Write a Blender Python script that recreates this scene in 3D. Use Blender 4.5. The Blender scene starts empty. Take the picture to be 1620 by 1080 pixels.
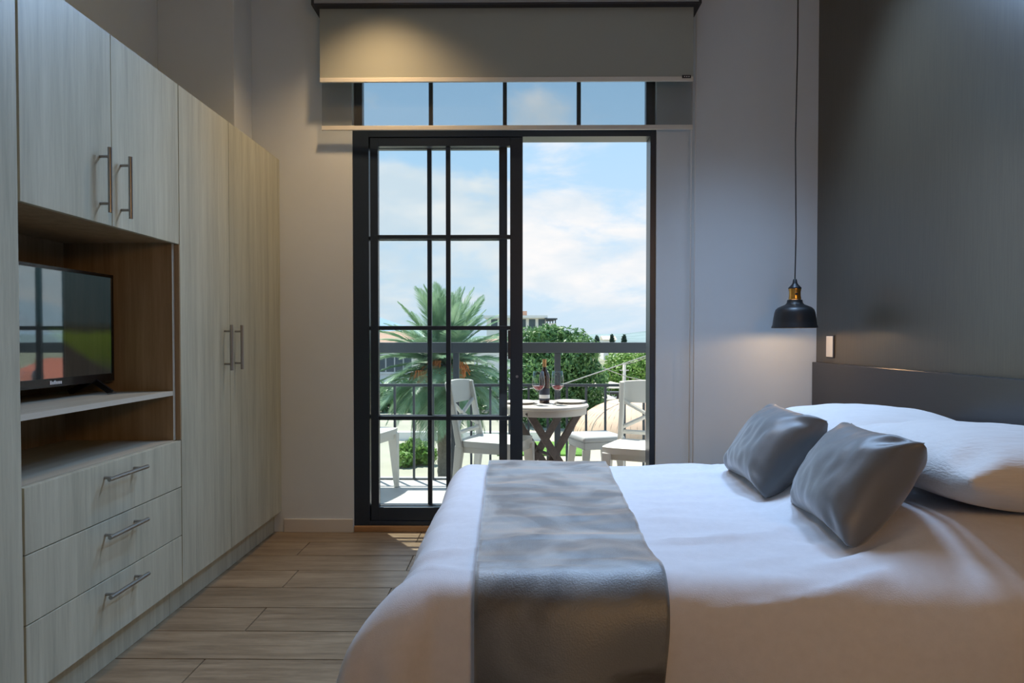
import bpy, bmesh, math, random
from mathutils import Vector, Matrix, noise, Euler

random.seed(7)
R = math.radians
PI = math.pi
sc = bpy.context.scene
COL = sc.collection

# ------------------------------------------------------------------ camera
cam_d = bpy.data.cameras.new('camera')
cam_d.sensor_width = 36.0
cam_d.lens = 24.0
cam_d.shift_y = 0.00846
cam_d.clip_end = 3000
cam = bpy.data.objects.new('camera', cam_d)
COL.objects.link(cam)
cam.location = (0, 0, 1.15)
cam.rotation_euler = (R(90 - 1.1), 0, R(0.58))
sc.camera = cam

sc.view_settings.view_transform = 'Standard'
sc.view_settings.look = 'None'
sc.view_settings.gamma = 1.0
sc.view_settings.use_curve_mapping = False
sc.view_settings.exposure = 0.10

cy = sc.cycles
cy.use_denoising = True
cy.max_bounces = 10
cy.diffuse_bounces = 6
cy.glossy_bounces = 4
cy.transparent_max_bounces = 24
cy.transmission_bounces = 8
cy.sample_clamp_indirect = 6.0
cy.caustics_reflective = False
cy.caustics_refractive = False

# ------------------------------------------------------------------ world
W = bpy.data.worlds.new('sky')
sc.world = W
W.use_nodes = True
SKY_STRENGTH = 1.0
def build_world():
    nt = W.node_tree
    N, L = nt.nodes, nt.links
    N.clear()
    out = N.new('ShaderNodeOutputWorld')
    bg = N.new('ShaderNodeBackground')
    bg.inputs['Strength'].default_value = SKY_STRENGTH
    tc = N.new('ShaderNodeTexCoord')
    sep = N.new('ShaderNodeSeparateXYZ')
    L.new(tc.outputs['Generated'], sep.inputs[0])
    grad = N.new('ShaderNodeValToRGB')
    L.new(sep.outputs['Z'], grad.inputs['Fac'])
    e = grad.color_ramp.elements
    e[0].position = 0.0; e[0].color = (0.62, 0.76, 0.88, 1)
    e[1].position = 1.0; e[1].color = (0.20, 0.44, 0.80, 1)
    k = e.new(0.10); k.color = (0.56, 0.75, 0.92, 1)
    k = e.new(0.30); k.color = (0.44, 0.69, 0.95, 1)
    k = e.new(0.50); k.color = (0.30, 0.56, 0.88, 1)
    mp = N.new('ShaderNodeMapping')
    mp.inputs['Scale'].default_value = (1.0, 1.0, 2.6)
    mp.inputs['Location'].default_value = (0.35, 0.1, 0.12)
    L.new(tc.outputs['Generated'], mp.inputs[0])
    nz = N.new('ShaderNodeTexNoise')
    nz.inputs['Scale'].default_value = 5.0
    nz.inputs['Detail'].default_value = 8.0
    nz.inputs['Roughness'].default_value = 0.55
    nz.inputs['Distortion'].default_value = 0.3
    L.new(mp.outputs[0], nz.inputs['Vector'])
    bias = N.new('ShaderNodeValToRGB')          # more cloud low down, as the sky in view shows
    L.new(sep.outputs['Z'], bias.inputs['Fac'])
    b = bias.color_ramp.elements
    b[0].position = 0.0;  b[0].color = (0.42,)*3 + (1,)
    b[1].position = 1.0;  b[1].color = (0.40,)*3 + (1,)
    for p, v in ((0.04, 0.56), (0.09, 0.72), (0.19, 0.70), (0.24, 0.54), (0.30, 0.42)):
        q = b.new(p); q.color = (v, v, v, 1)
    add = N.new('ShaderNodeMath'); add.operation = 'ADD'
    L.new(nz.outputs['Fac'], add.inputs[0]); L.new(bias.outputs['Color'], add.inputs[1])
    ramp = N.new('ShaderNodeMapRange')
    ramp.interpolation_type = 'SMOOTHSTEP'
    ramp.inputs['From Min'].default_value = 0.98
    ramp.inputs['From Max'].default_value = 1.20
    L.new(add.outputs[0], ramp.inputs['Value'])
    nz2 = N.new('ShaderNodeTexNoise')
    nz2.inputs['Scale'].default_value = 9.0; nz2.inputs['Detail'].default_value = 6.0
    L.new(mp.outputs[0], nz2.inputs['Vector'])
    cc = N.new('ShaderNodeValToRGB')
    cc.color_ramp.elements[0].position = 0.35; cc.color_ramp.elements[0].color = (0.70, 0.79, 0.87, 1)
    cc.color_ramp.elements[1].position = 0.62; cc.color_ramp.elements[1].color = (0.92, 0.91, 0.91, 1)
    L.new(nz2.outputs['Fac'], cc.inputs['Fac'])
    mx = N.new('ShaderNodeMixRGB')
    L.new(ramp.outputs[0], mx.inputs['Fac'])
    L.new(grad.outputs['Color'], mx.inputs[1]); L.new(cc.outputs['Color'], mx.inputs[2])
    L.new(mx.outputs[0], bg.inputs['Color'])
    L.new(bg.outputs[0], out.inputs['Surface'])
build_world()

# ------------------------------------------------------------------ sun and lamps
def add_light(name, kind, loc, energy, color, rot=None, **kw):
    d = bpy.data.lights.new(name, kind)
    d.energy = energy; d.color = color
    for k, v in kw.items():
        setattr(d, k, v)
    o = bpy.data.objects.new(name, d)
    o.location = loc
    if rot: o.rotation_euler = rot
    COL.objects.link(o)
    return o

SUN_DIR = Vector((-0.55 * 0.36, 0.84 * 0.36, 0.93)).normalized()     # towards the sun
sun = add_light('sun', 'SUN', (0, 0, 10), 7.5, (1.0, 0.95, 0.86), angle=R(0.6))
sun.rotation_euler = SUN_DIR.to_track_quat('Z', 'Y').to_euler()
WARM = (1.0, 0.66, 0.34)
COOL_FILL = (0.42, 0.645, 1.0)  # cool tint of the spots added to stand in for daylight
def aim(loc, tgt):
    return (Vector(loc) - Vector(tgt)).to_track_quat('Z', 'Y').to_euler()
# warm lamp of the living area behind the camera
add_light('living_area_lamp', 'AREA', (1.3, -1.2, 2.0), 15, (1.0, 0.55, 0.20), aim((1.3, -1.2, 2.0), (0.85, 1.6, 0.5)),
          shape='RECTANGLE', size=0.8, size_y=0.5)
# warm recessed ceiling light, plus three cool spots added as daylight fill
CEIL = 3.25
DOWNLIGHTS_AND_FILL = [(-0.76, 3.48, 16, WARM), (-0.30, 3.45, 41, COOL_FILL), (0.45, 3.45, 41, COOL_FILL), (1.20, 3.20, 60, COOL_FILL)]
for (x, y, p, c) in DOWNLIGHTS_AND_FILL:
    tilt = 0 if c is WARM else (R(-16) if x > 1 else R(-48))
    add_light('downlight_or_fill', 'SPOT', (x, y, CEIL - 0.03), p * 4, c, (tilt, 0, 0), spot_size=R(115), spot_blend=0.8 if tilt else 1.0,
              shadow_soft_size=0.05 if c is WARM else 0.26)

# ------------------------------------------------------------------ helpers
def P(u, v, Y):
    return Vector(((u - 821) * Y / 1080.0, Y, 1.15 - (v - 533) * Y / 1080.0))

class MB:
    def __init__(s):
        s.v = []; s.f = []
    def add(s, vs, fs):
        o = len(s.v)
        s.v += [Vector(p) for p in vs]
        s.f += [[i + o for i in f] for f in fs]
        return s
    def box(s, x0, x1, y0, y1, z0, z1):
        return s.add([(x0,y0,z0),(x1,y0,z0),(x1,y1,z0),(x0,y1,z0),(x0,y0,z1),(x1,y0,z1),(x1,y1,z1),(x0,y1,z1)],
                     [(3,2,1,0),(4,5,6,7),(0,1,5,4),(1,2,6,5),(2,3,7,6),(3,0,4,7)])
    def hexa(s, p):
        return s.add(p, [(3,2,1,0),(4,5,6,7),(0,1,5,4),(1,2,6,5),(2,3,7,6),(3,0,4,7)])
    def bar(s, p0, p1, w, h, side=None, w1=None, h1=None):
        p0 = Vector(p0); p1 = Vector(p1)
        d = (p1 - p0).normalized()
        a = Vector(side) if side else (Vector((0,0,1)) if abs(d.z) < .9 else Vector((1,0,0)))
        a = (a - d * a.dot(d)).normalized()
        b = d.cross(a)
        w1 = w if w1 is None else w1; h1 = h if h1 is None else h1
        q = []
        for (p, ww, hh) in ((p0, w, h), (p1, w1, h1)):
            for (i, j) in ((-1,-1),(1,-1),(1,1),(-1,1)):
                q.append(p + a * i * ww / 2 + b * j * hh / 2)
        return s.hexa(q)
    def tube(s, pts, r, n=10, cap=True):
        pts = [Vector(p) for p in pts]
        rs = r if isinstance(r, (list, tuple)) else [r] * len(pts)
        rings = []
        prev = None
        for i, p in enumerate(pts):
            t = (pts[min(i+1, len(pts)-1)] - pts[max(i-1, 0)]).normalized()
            a = prev if prev else (Vector((0,0,1)) if abs(t.z) < .9 else Vector((1,0,0)))
            a = (a - t * a.dot(t)).normalized()
            prev = a
            b = t.cross(a)
            rings.append([p + (a * math.cos(2*PI*k/n) + b * math.sin(2*PI*k/n)) * rs[i] for k in range(n)])
        vs = [q for rg in rings for q in rg]
        fs = []
        for i in range(len(rings)-1):
            for k in range(n):
                fs.append((i*n+k, i*n+(k+1) % n, (i+1)*n+(k+1) % n, (i+1)*n+k))
        if cap:
            fs.append(tuple(reversed(range(n))))
            fs.append(tuple(range((len(rings)-1)*n, len(rings)*n)))
        return s.add(vs, fs)
    def lathe(s, prof, c=(0,0,0), n=28):
        c = Vector(c)
        vs = []; fs = []; idx = []
        for (r, z) in prof:
            if r < 1e-6:
                idx.append([len(vs)]); vs.append(c + Vector((0,0,z)))
            else:
                idx.append(list(range(len(vs), len(vs)+n)))
                vs += [c + Vector((r*math.cos(2*PI*k/n), r*math.sin(2*PI*k/n), z)) for k in range(n)]
        for i in range(len(prof)-1):
            A, B = idx[i], idx[i+1]
            for k in range(n):
                a0, a1 = A[k % len(A)], A[(k+1) % len(A)]
                b0, b1 = B[k % len(B)], B[(k+1) % len(B)]
                f = []
                for q in (a0, a1, b1, b0):
                    if q not in f: f.append(q)
                if len(f) > 2: fs.append(tuple(f))
        return s.add(vs, fs)
    def xf(s, M):
        s.v = [M @ p for p in s.v]
        return s
    def build(s, name, m, parent=None, smooth=False, bevel=0, seg=2, auto=None):
        off = Vector((0,0,0))
        q = parent
        while q is not None:
            off += q.location; q = q.parent
        me = bpy.data.meshes.new(name)
        me.from_pydata([tuple(p - off) for p in s.v], [], s.f)
        bm = bmesh.new(); bm.from_mesh(me)
        bmesh.ops.recalc_face_normals(bm, faces=bm.faces)
        bm.to_mesh(me); bm.free()
        me.materials.append(m)
        o = bpy.data.objects.new(name, me)
        COL.objects.link(o)
        if parent: o.parent = parent
        if smooth:
            for p in me.polygons: p.use_smooth = True
            if auto: me.set_sharp_from_angle(angle=R(auto))
        if bevel:
            b = o.modifiers.new('bevel', 'BEVEL'); b.width = bevel; b.segments = seg; b.limit_method = 'ANGLE'
            b.angle_limit = R(40)
        return o

def box(name, m, parent, x0, x1, y0, y1, z0, z1, bevel=0):
    return MB().box(x0, x1, y0, y1, z0, z1).build(name, m, parent, bevel=bevel)

def empty(name, loc=(0,0,0)):
    o = bpy.data.objects.new(name, None)
    o.empty_display_size = 0.1
    o.location = loc
    COL.objects.link(o)
    return o

def tag(o, label=None, cat=None, group=None, kind=None):
    if label: o['label'] = label
    if cat: o['category'] = cat
    if group: o['group'] = group
    if kind: o['kind'] = kind
    return o

def copy_tree(o, parent=None):
    c = o.copy(); COL.objects.link(c); c.parent = parent
    for ch in list(o.children): copy_tree(ch, c)
    return c

# ------------------------------------------------------------------ materials
def new_mat(name):
    m = bpy.data.materials.new(name); m.use_nodes = True
    N, L = m.node_tree.nodes, m.node_tree.links
    return m, N, L, N['Principled BSDF']

def mat(name, col, rough=0.6, metal=0.0, var=0.0, scale=8.0, bump=0.0, bscale=60.0, stretch=(1,1,1), spec=0.5, rnd=0.0, sheen=0.0,
        coat=0.0, detail=4.0, ior=1.5):
    m, N, L, B = new_mat(name)
    B.inputs['Roughness'].default_value = rough
    B.inputs['Metallic'].default_value = metal
    B.inputs['Specular IOR Level'].default_value = spec
    if sheen:
        B.inputs['Sheen Weight'].default_value = sheen; B.inputs['Sheen Roughness'].default_value = 0.4
    B.inputs['IOR'].default_value = ior
    if coat: B.inputs['Coat Weight'].default_value = coat
    tc = N.new('ShaderNodeTexCoord')
    mp = N.new('ShaderNodeMapping'); mp.inputs['Scale'].default_value = stretch
    L.new(tc.outputs['Object'], mp.inputs[0])
    vec = mp.outputs[0]
    if rnd:
        oi = N.new('ShaderNodeObjectInfo')
        mul = N.new('ShaderNodeMath'); mul.operation = 'MULTIPLY'; mul.inputs[1].default_value = 37.0
        L.new(oi.outputs['Random'], mul.inputs[0])
        va = N.new('ShaderNodeVectorMath'); va.operation = 'ADD'
        L.new(vec, va.inputs[0]); L.new(mul.outputs[0], va.inputs[1])
        vec = va.outputs[0]
    c = tuple(col) + (1,)
    src = None
    if var:
        nz = N.new('ShaderNodeTexNoise'); nz.inputs['Scale'].default_value = scale; nz.inputs['Detail'].default_value = detail
        nz.inputs['Roughness'].default_value = 0.6
        L.new(vec, nz.inputs['Vector'])
        rp = N.new('ShaderNodeValToRGB')
        rp.color_ramp.elements[0].position = 0.3; rp.color_ramp.elements[1].position = 0.7
        rp.color_ramp.elements[0].color = tuple(max(0, x * (1 - var)) for x in col) + (1,)
        rp.color_ramp.elements[1].color = tuple(min(1, x * (1 + var)) for x in col) + (1,)
        L.new(nz.outputs['Fac'], rp.inputs['Fac'])
        src = rp.outputs['Color']
    if rnd:
        hs = N.new('ShaderNodeHueSaturation')
        mr = N.new('ShaderNodeMapRange'); mr.inputs['To Min'].default_value = 1 - rnd; mr.inputs['To Max'].default_value = 1 + rnd
        L.new(oi.outputs['Random'], mr.inputs['Value']); L.new(mr.outputs[0], hs.inputs['Value'])
        if src: L.new(src, hs.inputs['Color'])
        else: hs.inputs['Color'].default_value = c
        src = hs.outputs[0]
    if src: L.new(src, B.inputs['Base Color'])
    else: B.inputs['Base Color'].default_value = c
    if bump:
        n2 = N.new('ShaderNodeTexNoise'); n2.inputs['Scale'].default_value = bscale; n2.inputs['Detail'].default_value = 3
        L.new(vec, n2.inputs['Vector'])
        bp = N.new('ShaderNodeBump'); bp.inputs['Strength'].default_value = bump; bp.inputs['Distance'].default_value = 0.01
        L.new(n2.outputs['Fac'], bp.inputs['Height']); L.new(bp.outputs[0], B.inputs['Normal'])
    return m

def wood_mat(name, dark, mid, light, stretch, scale=1.0, rough=0.5, rnd=0.0, bump=0.05, fine=14.0):
    """streaked wood: broad bands plus fine grain, stretched along one axis"""
    m, N, L, B = new_mat(name)
    B.inputs['Roughness'].default_value = rough
    tc = N.new('ShaderNodeTexCoord')
    mp = N.new('ShaderNodeMapping'); mp.inputs['Scale'].default_value = stretch
    L.new(tc.outputs['Object'], mp.inputs[0])
    oi = N.new('ShaderNodeObjectInfo')
    mul = N.new('ShaderNodeMath'); mul.operation = 'MULTIPLY'; mul.inputs[1].default_value = 53.0
    L.new(oi.outputs['Random'], mul.inputs[0])
    va = N.new('ShaderNodeVectorMath'); va.operation = 'ADD'
    L.new(mp.outputs[0], va.inputs[0]); L.new(mul.outputs[0], va.inputs[1])
    n1 = N.new('ShaderNodeTexNoise'); n1.inputs['Scale'].default_value = 3.0 * scale; n1.inputs['Detail'].default_value = 5
    n1.inputs['Distortion'].default_value = 0.4
    n2 = N.new('ShaderNodeTexNoise'); n2.inputs['Scale'].default_value = fine * scale; n2.inputs['Detail'].default_value = 6
    n2.inputs['Roughness'].default_value = 0.7
    L.new(va.outputs[0], n1.inputs['Vector']); L.new(va.outputs[0], n2.inputs['Vector'])
    mix = N.new('ShaderNodeMath'); mix.operation = 'MULTIPLY_ADD'; mix.inputs[1].default_value = 0.55
    mh = N.new('ShaderNodeMath'); mh.operation = 'MULTIPLY'; mh.inputs[1].default_value = 0.45
    L.new(n2.outputs['Fac'], mh.inputs[0])
    L.new(n1.outputs['Fac'], mix.inputs[0]); L.new(mh.outputs[0], mix.inputs[2])
    rp = N.new('ShaderNodeValToRGB')
    e = rp.color_ramp.elements
    e[0].position = 0.34; e[0].color = tuple(dark) + (1,)
    e[1].position = 0.66; e[1].color = tuple(light) + (1,)
    k = e.new(0.50); k.color = tuple(mid) + (1,)
    L.new(mix.outputs[0], rp.inputs['Fac'])
    src = rp.outputs['Color']
    if rnd:
        hs = N.new('ShaderNodeHueSaturation')
        mr = N.new('ShaderNodeMapRange'); mr.inputs['To Min'].default_value = 1 - rnd; mr.inputs['To Max'].default_value = 1 + rnd
        L.new(oi.outputs['Random'], mr.inputs['Value']); L.new(mr.outputs[0], hs.inputs['Value'])
        L.new(src, hs.inputs['Color']); src = hs.outputs[0]
    L.new(src, B.inputs['Base Color'])
    bp = N.new('ShaderNodeBump'); bp.inputs['Strength'].default_value = bump; bp.inputs['Distance'].default_value = 0.01
    L.new(n2.outputs['Fac'], bp.inputs['Height']); L.new(bp.outputs[0], B.inputs['Normal'])
    return m

def glass_mat(name, tint, refl=1.0, rough=0.0):
    m = bpy.data.materials.new(name); m.use_nodes = True
    N, L = m.node_tree.nodes, m.node_tree.links
    N.clear()
    out = N.new('ShaderNodeOutputMaterial')
    t = N.new('ShaderNodeBsdfTransparent'); t.inputs[0].default_value = tuple(tint) + (1,)
    g = N.new('ShaderNodeBsdfGlossy'); g.inputs['Roughness'].default_value = rough
    g.inputs['Color'].default_value = (refl,)*3 + (1,)
    fr = N.new('ShaderNodeFresnel'); fr.inputs['IOR'].default_value = 1.45
    mx = N.new('ShaderNodeMixShader')
    ge = N.new('ShaderNodeNewGeometry'); inv = N.new('ShaderNodeMath'); inv.operation = 'SUBTRACT'; inv.inputs[0].default_value = 1.0
    ml = N.new('ShaderNodeMath'); ml.operation = 'MULTIPLY'
    L.new(ge.outputs['Backfacing'], inv.inputs[1]); L.new(inv.outputs[0], ml.inputs[0]); L.new(fr.outputs[0], ml.inputs[1])
    L.new(ml.outputs[0], mx.inputs[0]); L.new(t.outputs[0], mx.inputs[1]); L.new(g.outputs[0], mx.inputs[2])
    L.new(mx.outputs[0], out.inputs['Surface'])
    return m

def sheer_mat(name, trans, col, fac):
    m = bpy.data.materials.new(name); m.use_nodes = True
    N, L = m.node_tree.nodes, m.node_tree.links
    N.clear()
    out = N.new('ShaderNodeOutputMaterial')
    t = N.new('ShaderNodeBsdfTransparent'); t.inputs[0].default_value = tuple(trans) + (1,)
    d = N.new('ShaderNodeBsdfDiffuse'); d.inputs[0].default_value = tuple(col) + (1,)
    mx = N.new('ShaderNodeMixShader'); mx.inputs[0].default_value = fac
    L.new(t.outputs[0], mx.inputs[1]); L.new(d.outputs[0], mx.inputs[2])
    L.new(mx.outputs[0], out.inputs['Surface'])
    return m

def emit_mat(name, col, s):
    m = bpy.data.materials.new(name); m.use_nodes = True
    N, L = m.node_tree.nodes, m.node_tree.links
    N.clear()
    out = N.new('ShaderNodeOutputMaterial'); e = N.new('ShaderNodeEmission')
    e.inputs[0].default_value = tuple(col) + (1,); e.inputs[1].default_value = s
    L.new(e.outputs[0], out.inputs['Surface'])
    return m

def leaf_mat(name, dark, light, rough=0.5):
    m, N, L, B = new_mat(name)
    B.inputs['Roughness'].default_value = rough
    tc = N.new('ShaderNodeTexCoord')
    nz = N.new('ShaderNodeTexNoise'); nz.inputs['Scale'].default_value = 3.0; nz.inputs['Detail'].default_value = 6
    L.new(tc.outputs['Object'], nz.inputs['Vector'])
    rp = N.new('ShaderNodeValToRGB')
    rp.color_ramp.elements[0].position = 0.35; rp.color_ramp.elements[0].color = tuple(dark) + (1,)
    rp.color_ramp.elements[1].position = 0.65; rp.color_ramp.elements[1].color = tuple(light) + (1,)
    L.new(nz.outputs['Fac'], rp.inputs['Fac']); L.new(rp.outputs[0], B.inputs['Base Color'])
    tr = N.new('ShaderNodeBsdfTranslucent')
    L.new(rp.outputs[0], tr.inputs['Color'])
    mx = N.new('ShaderNodeMixShader'); mx.inputs[0].default_value = 0.3
    out = N['Material Output']
    L.new(B.outputs[0], mx.inputs[1]); L.new(tr.outputs[0], mx.inputs[2]); L.new(mx.outputs[0], out.inputs['Surface'])
    return m

M = {}
M['wall'] = mat('painted_plaster', (0.67, 0.72, 0.75), 0.75, var=0.02, scale=3, bump=0.03, bscale=180)
M['ceiling'] = mat('ceiling_paint', (0.80, 0.80, 0.79), 0.8)
M['darkwall'] = mat('dark_wallpaper', (0.075, 0.060, 0.040), 0.30, var=0.18, scale=10, stretch=(1, 22, 0.6), bump=0.02, bscale=24, spec=0.5, ior=1.75)
M['headboard'] = mat('dark_headboard', (0.022, 0.020, 0.022), 0.30, var=0.1, scale=10, stretch=(1, 1, 8), ior=1.7)
M['laminate'] = wood_mat('pale_oak_laminate', (0.38, 0.39, 0.31), (0.49, 0.50, 0.40), (0.58, 0.59, 0.48), (7, 7, 0.35), rough=0.42, rnd=0.035, bump=0.02)
M['carcass'] = wood_mat('carcass_laminate', (0.27, 0.19, 0.105), (0.35, 0.255, 0.15), (0.43, 0.32, 0.20), (7, 7, 0.35), rough=0.5, bump=0.02)
M['shelf'] = wood_mat('shelf_laminate', (0.36, 0.34, 0.28), (0.45, 0.43, 0.35), (0.54, 0.52, 0.44), (7, 0.4, 7), rough=0.42, bump=0.02)
M['edge'] = mat('laminate_edge', (0.56, 0.55, 0.48), 0.5)
M['plank'] = wood_mat('wood_look_plank', (0.15, 0.105, 0.062), (0.26, 0.19, 0.118), (0.37, 0.28, 0.18), (0.7, 7, 7), rough=0.36, rnd=0.16, bump=0.06)
M['grout'] = mat('floor_joint', (0.03, 0.024, 0.018), 0.8)
M['steel'] = mat('brushed_steel', (0.36, 0.35, 0.34), 0.3, metal=1.0)
M['black_frame'] = mat('black_aluminium', (0.016, 0.026, 0.042), 0.34, spec=0.5)
M['glass'] = glass_mat('door_glass', (0.965, 0.985, 0.99))
M['sill'] = wood_mat('sill_wood', (0.30, 0.15, 0.06), (0.42, 0.22, 0.09), (0.5, 0.28, 0.13), (0.6, 7, 7), rough=0.45)
M['base_tile'] = mat('baseboard_tile', (0.66, 0.62, 0.55), 0.5)
M['blind'] = mat('blind_fabric', (0.37, 0.39, 0.35), 0.85, bump=0.05, bscale=500)
M['blindbar'] = mat('blind_bar', (0.72, 0.70, 0.64), 0.45)
M['sheer'] = sheer_mat('sheer_screen_fabric', (0.93, 0.95, 0.96), (0.14, 0.14, 0.13), 0.16)
M['cassette'] = mat('cassette_metal', (0.32, 0.33, 0.34), 0.5)
M['dark_metal'] = mat('dark_bracket', (0.03, 0.03, 0.035), 0.5)
M['chain'] = mat('white_bead_chain', (0.75, 0.75, 0.74), 0.5)
M['lampblack'] = mat('matt_black_lamp', (0.010, 0.011, 0.013), 0.42)
M['lampwhite'] = mat('shade_inside', (0.75, 0.72, 0.65), 0.6)
M['brass'] = mat('brass', (0.80, 0.42, 0.10), 0.25, metal=1.0)
M['switch'] = mat('switch_plastic', (0.80, 0.76, 0.70), 0.4)
M['duvet'] = mat('bedspread_cotton', (0.77, 0.78, 0.82), 0.85, var=0.03, scale=40, bump=0.12, bscale=380, sheen=0.2)
M['pillowcase'] = mat('pillowcase_cotton', (0.80, 0.79, 0.78), 0.85, var=0.02, scale=30, bump=0.30, bscale=55, stretch=(1, 0.25, 3), sheen=0.2)
M['mattress'] = mat('mattress_fabric', (0.6, 0.56, 0.5), 0.9)
M['bedbase'] = mat('bed_base_fabric', (0.12, 0.10, 0.09), 0.9)
M['satin'] = mat('grey_satin', (0.17, 0.178, 0.185), 0.42, var=0.04, scale=6, bump=0.03, bscale=90, sheen=0.5)
M['throw'] = None
M['tvblack'] = mat('tv_plastic', (0.008, 0.008, 0.009), 0.25)
M['tvscreen'] = mat('tv_screen', (0.004, 0.006, 0.007), 0.03, ior=2.4, coat=1.0)
M['logo'] = mat('silver_logo', (0.8, 0.8, 0.82), 0.3)
# outdoor
M['tile'] = mat('balcony_tile', (0.50, 0.48, 0.45), 0.5, var=0.06, scale=5)
M['rail'] = mat('slate_rail', (0.055, 0.068, 0.080), 0.4)
M['resin'] = mat('white_resin', (0.62, 0.62, 0.58), 0.45)
M['shaded_resin'] = mat('shaded_white_resin', (0.42, 0.45, 0.46), 0.45)  # white stool seat with its bluish-grey shade put into the colour
M['tabletop'] = mat('cream_tabletop', (0.56, 0.53, 0.48), 0.5)
M['tablewood'] = wood_mat('weathered_wood', (0.07, 0.055, 0.05), (0.10, 0.08, 0.072), (0.14, 0.115, 0.10), (5, 5, 5), rough=0.6)
M['china'] = mat('white_china', (0.70, 0.68, 0.64), 0.2)
M['bottle'] = mat('dark_bottle_glass', (0.035, 0.012, 0.006), 0.06, coat=0.4)
M['bottle_label'] = mat('bottle_label_dark', (0.03, 0.035, 0.06), 0.5)
M['bottle_white'] = mat('label_white', (0.75, 0.75, 0.74), 0.5)
M['foil'] = mat('gold_foil', (0.42, 0.24, 0.10), 0.35, metal=0.6)
M['wine'] = mat('red_wine', (0.22, 0.008, 0.02), 0.08)
M['cglass'] = glass_mat('clear_glass', (0.95, 0.97, 0.97))
M['paving'] = mat('pale_paving', (0.40, 0.38, 0.29), 0.8, var=0.10, scale=0.5)
M['grass'] = mat('lawn', (0.10, 0.24, 0.03), 0.9, var=0.35, scale=3)
M['meadow'] = mat('dry_meadow', (0.22, 0.23, 0.15), 0.9, var=0.2, scale=0.2)
M['road'] = mat('asphalt', (0.14, 0.15, 0.15), 0.9, var=0.1, scale=1)
M['dome'] = mat('woven_dome', (0.62, 0.46, 0.33), 0.8, var=0.05, scale=4)
M['white_paint'] = mat('white_render', (0.86, 0.85, 0.83), 0.7, var=0.03, scale=1)
M['roof'] = mat('terracotta_roof', (0.42, 0.26, 0.18), 0.8, var=0.15, scale=6)
M['win'] = mat('far_window', (0.06, 0.09, 0.11), 0.15)
M['hill'] = mat('hazy_hill', (0.21, 0.28, 0.29), 1.0, var=0.2, scale=0.05, spec=0.0)  # teal tone carries distance haze in the base colour
M['mount'] = mat('hazy_mountain', (0.26, 0.36, 0.44), 1.0, spec=0.0)  # blue-grey of distance haze mixed into the colour
M['leaf_mid'] = leaf_mat('tree_leaf', (0.06, 0.16, 0.06), (0.17, 0.32, 0.11))
M['leaf_light'] = leaf_mat('bright_leaf', (0.14, 0.30, 0.06), (0.30, 0.46, 0.12))
M['leaf_dark'] = leaf_mat('cypress_leaf', (0.05, 0.10, 0.08), (0.10, 0.16, 0.12))
M['palm_leaf'] = leaf_mat('palm_leaf', (0.16, 0.30, 0.17), (0.36, 0.50, 0.31), 0.4)
M['bark'] = mat('bark', (0.16, 0.12, 0.09), 0.9, var=0.3, scale=6, bump=0.4, bscale=15)
M['palm_trunk'] = mat('palm_bark', (0.20, 0.17, 0.13), 0.9, var=0.3, scale=8, bump=0.5, bscale=12)
M['fruit'] = mat('orange_fruit', (0.60, 0.20, 0.05), 0.6, var=0.2, scale=8)
M['canopy'] = mat('cream_canopy', (0.62, 0.58, 0.48), 0.8)
M['pole'] = mat('concrete_pole', (0.55, 0.54, 0.50), 0.8)
M['cable'] = mat('pale_cable', (0.35, 0.35, 0.34), 0.6)

# crushed velvet throw: short pile shows paler where it is brushed the other way
def throw_mat():
    m, N, L, B = new_mat('grey_velvet')
    B.inputs['Roughness'].default_value = 0.44
    B.inputs['IOR'].default_value = 1.75
    B.inputs['Sheen Weight'].default_value = 1.0
    B.inputs['Sheen Roughness'].default_value = 0.35
    tc = N.new('ShaderNodeTexCoord')
    nz = N.new('ShaderNodeTexNoise'); nz.inputs['Scale'].default_value = 3.4; nz.inputs['Detail'].default_value = 5
    nz.inputs['Distortion'].default_value = 1.4
    L.new(tc.outputs['Object'], nz.inputs['Vector'])
    rp = N.new('ShaderNodeValToRGB')
    rp.color_ramp.elements[0].position = 0.36; rp.color_ramp.elements[0].color = (0.045, 0.042, 0.040, 1)
    rp.color_ramp.elements[1].position = 0.56; rp.color_ramp.elements[1].color = (0.165, 0.178, 0.182, 1)
    L.new(nz.outputs['Fac'], rp.inputs['Fac']); L.new(rp.outputs[0], B.inputs['Base Color'])
    shn = N.new('ShaderNodeBsdfSheen'); shn.inputs['Roughness'].default_value = 0.55
    rp2 = N.new('ShaderNodeValToRGB')
    rp2.color_ramp.elements[0].position = 0.36; rp2.color_ramp.elements[0].color = (0.38, 0.42, 0.45, 1)
    rp2.color_ramp.elements[1].position = 0.52; rp2.color_ramp.elements[1].color = (0.88, 0.97, 1, 1)
    L.new(nz.outputs['Fac'], rp2.inputs['Fac']); L.new(rp2.outputs[0], shn.inputs['Color'])
    ads = N.new('ShaderNodeAddShader')
    L.new(B.outputs[0], ads.inputs[0]); L.new(shn.outputs[0], ads.inputs[1]); L.new(ads.outputs[0], N['Material Output'].inputs['Surface'])
    n2 = N.new('ShaderNodeTexNoise'); n2.inputs['Scale'].default_value = 240
    L.new(tc.outputs['Object'], n2.inputs['Vector'])
    bp = N.new('ShaderNodeBump'); bp.inputs['Strength'].default_value = 0.2; bp.inputs['Distance'].default_value = 0.006
    L.new(n2.outputs['Fac'], bp.inputs['Height']); L.new(bp.outputs[0], B.inputs['Normal'])
    return m
M['throw'] = throw_mat()

# ------------------------------------------------------------------ room shell
XL, XR, YF, YB = -1.98, 1.735, 4.0, -2.2
WT = 0.16
OX0, OX1, OZ1 = -0.974, 0.800, 3.0

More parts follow.
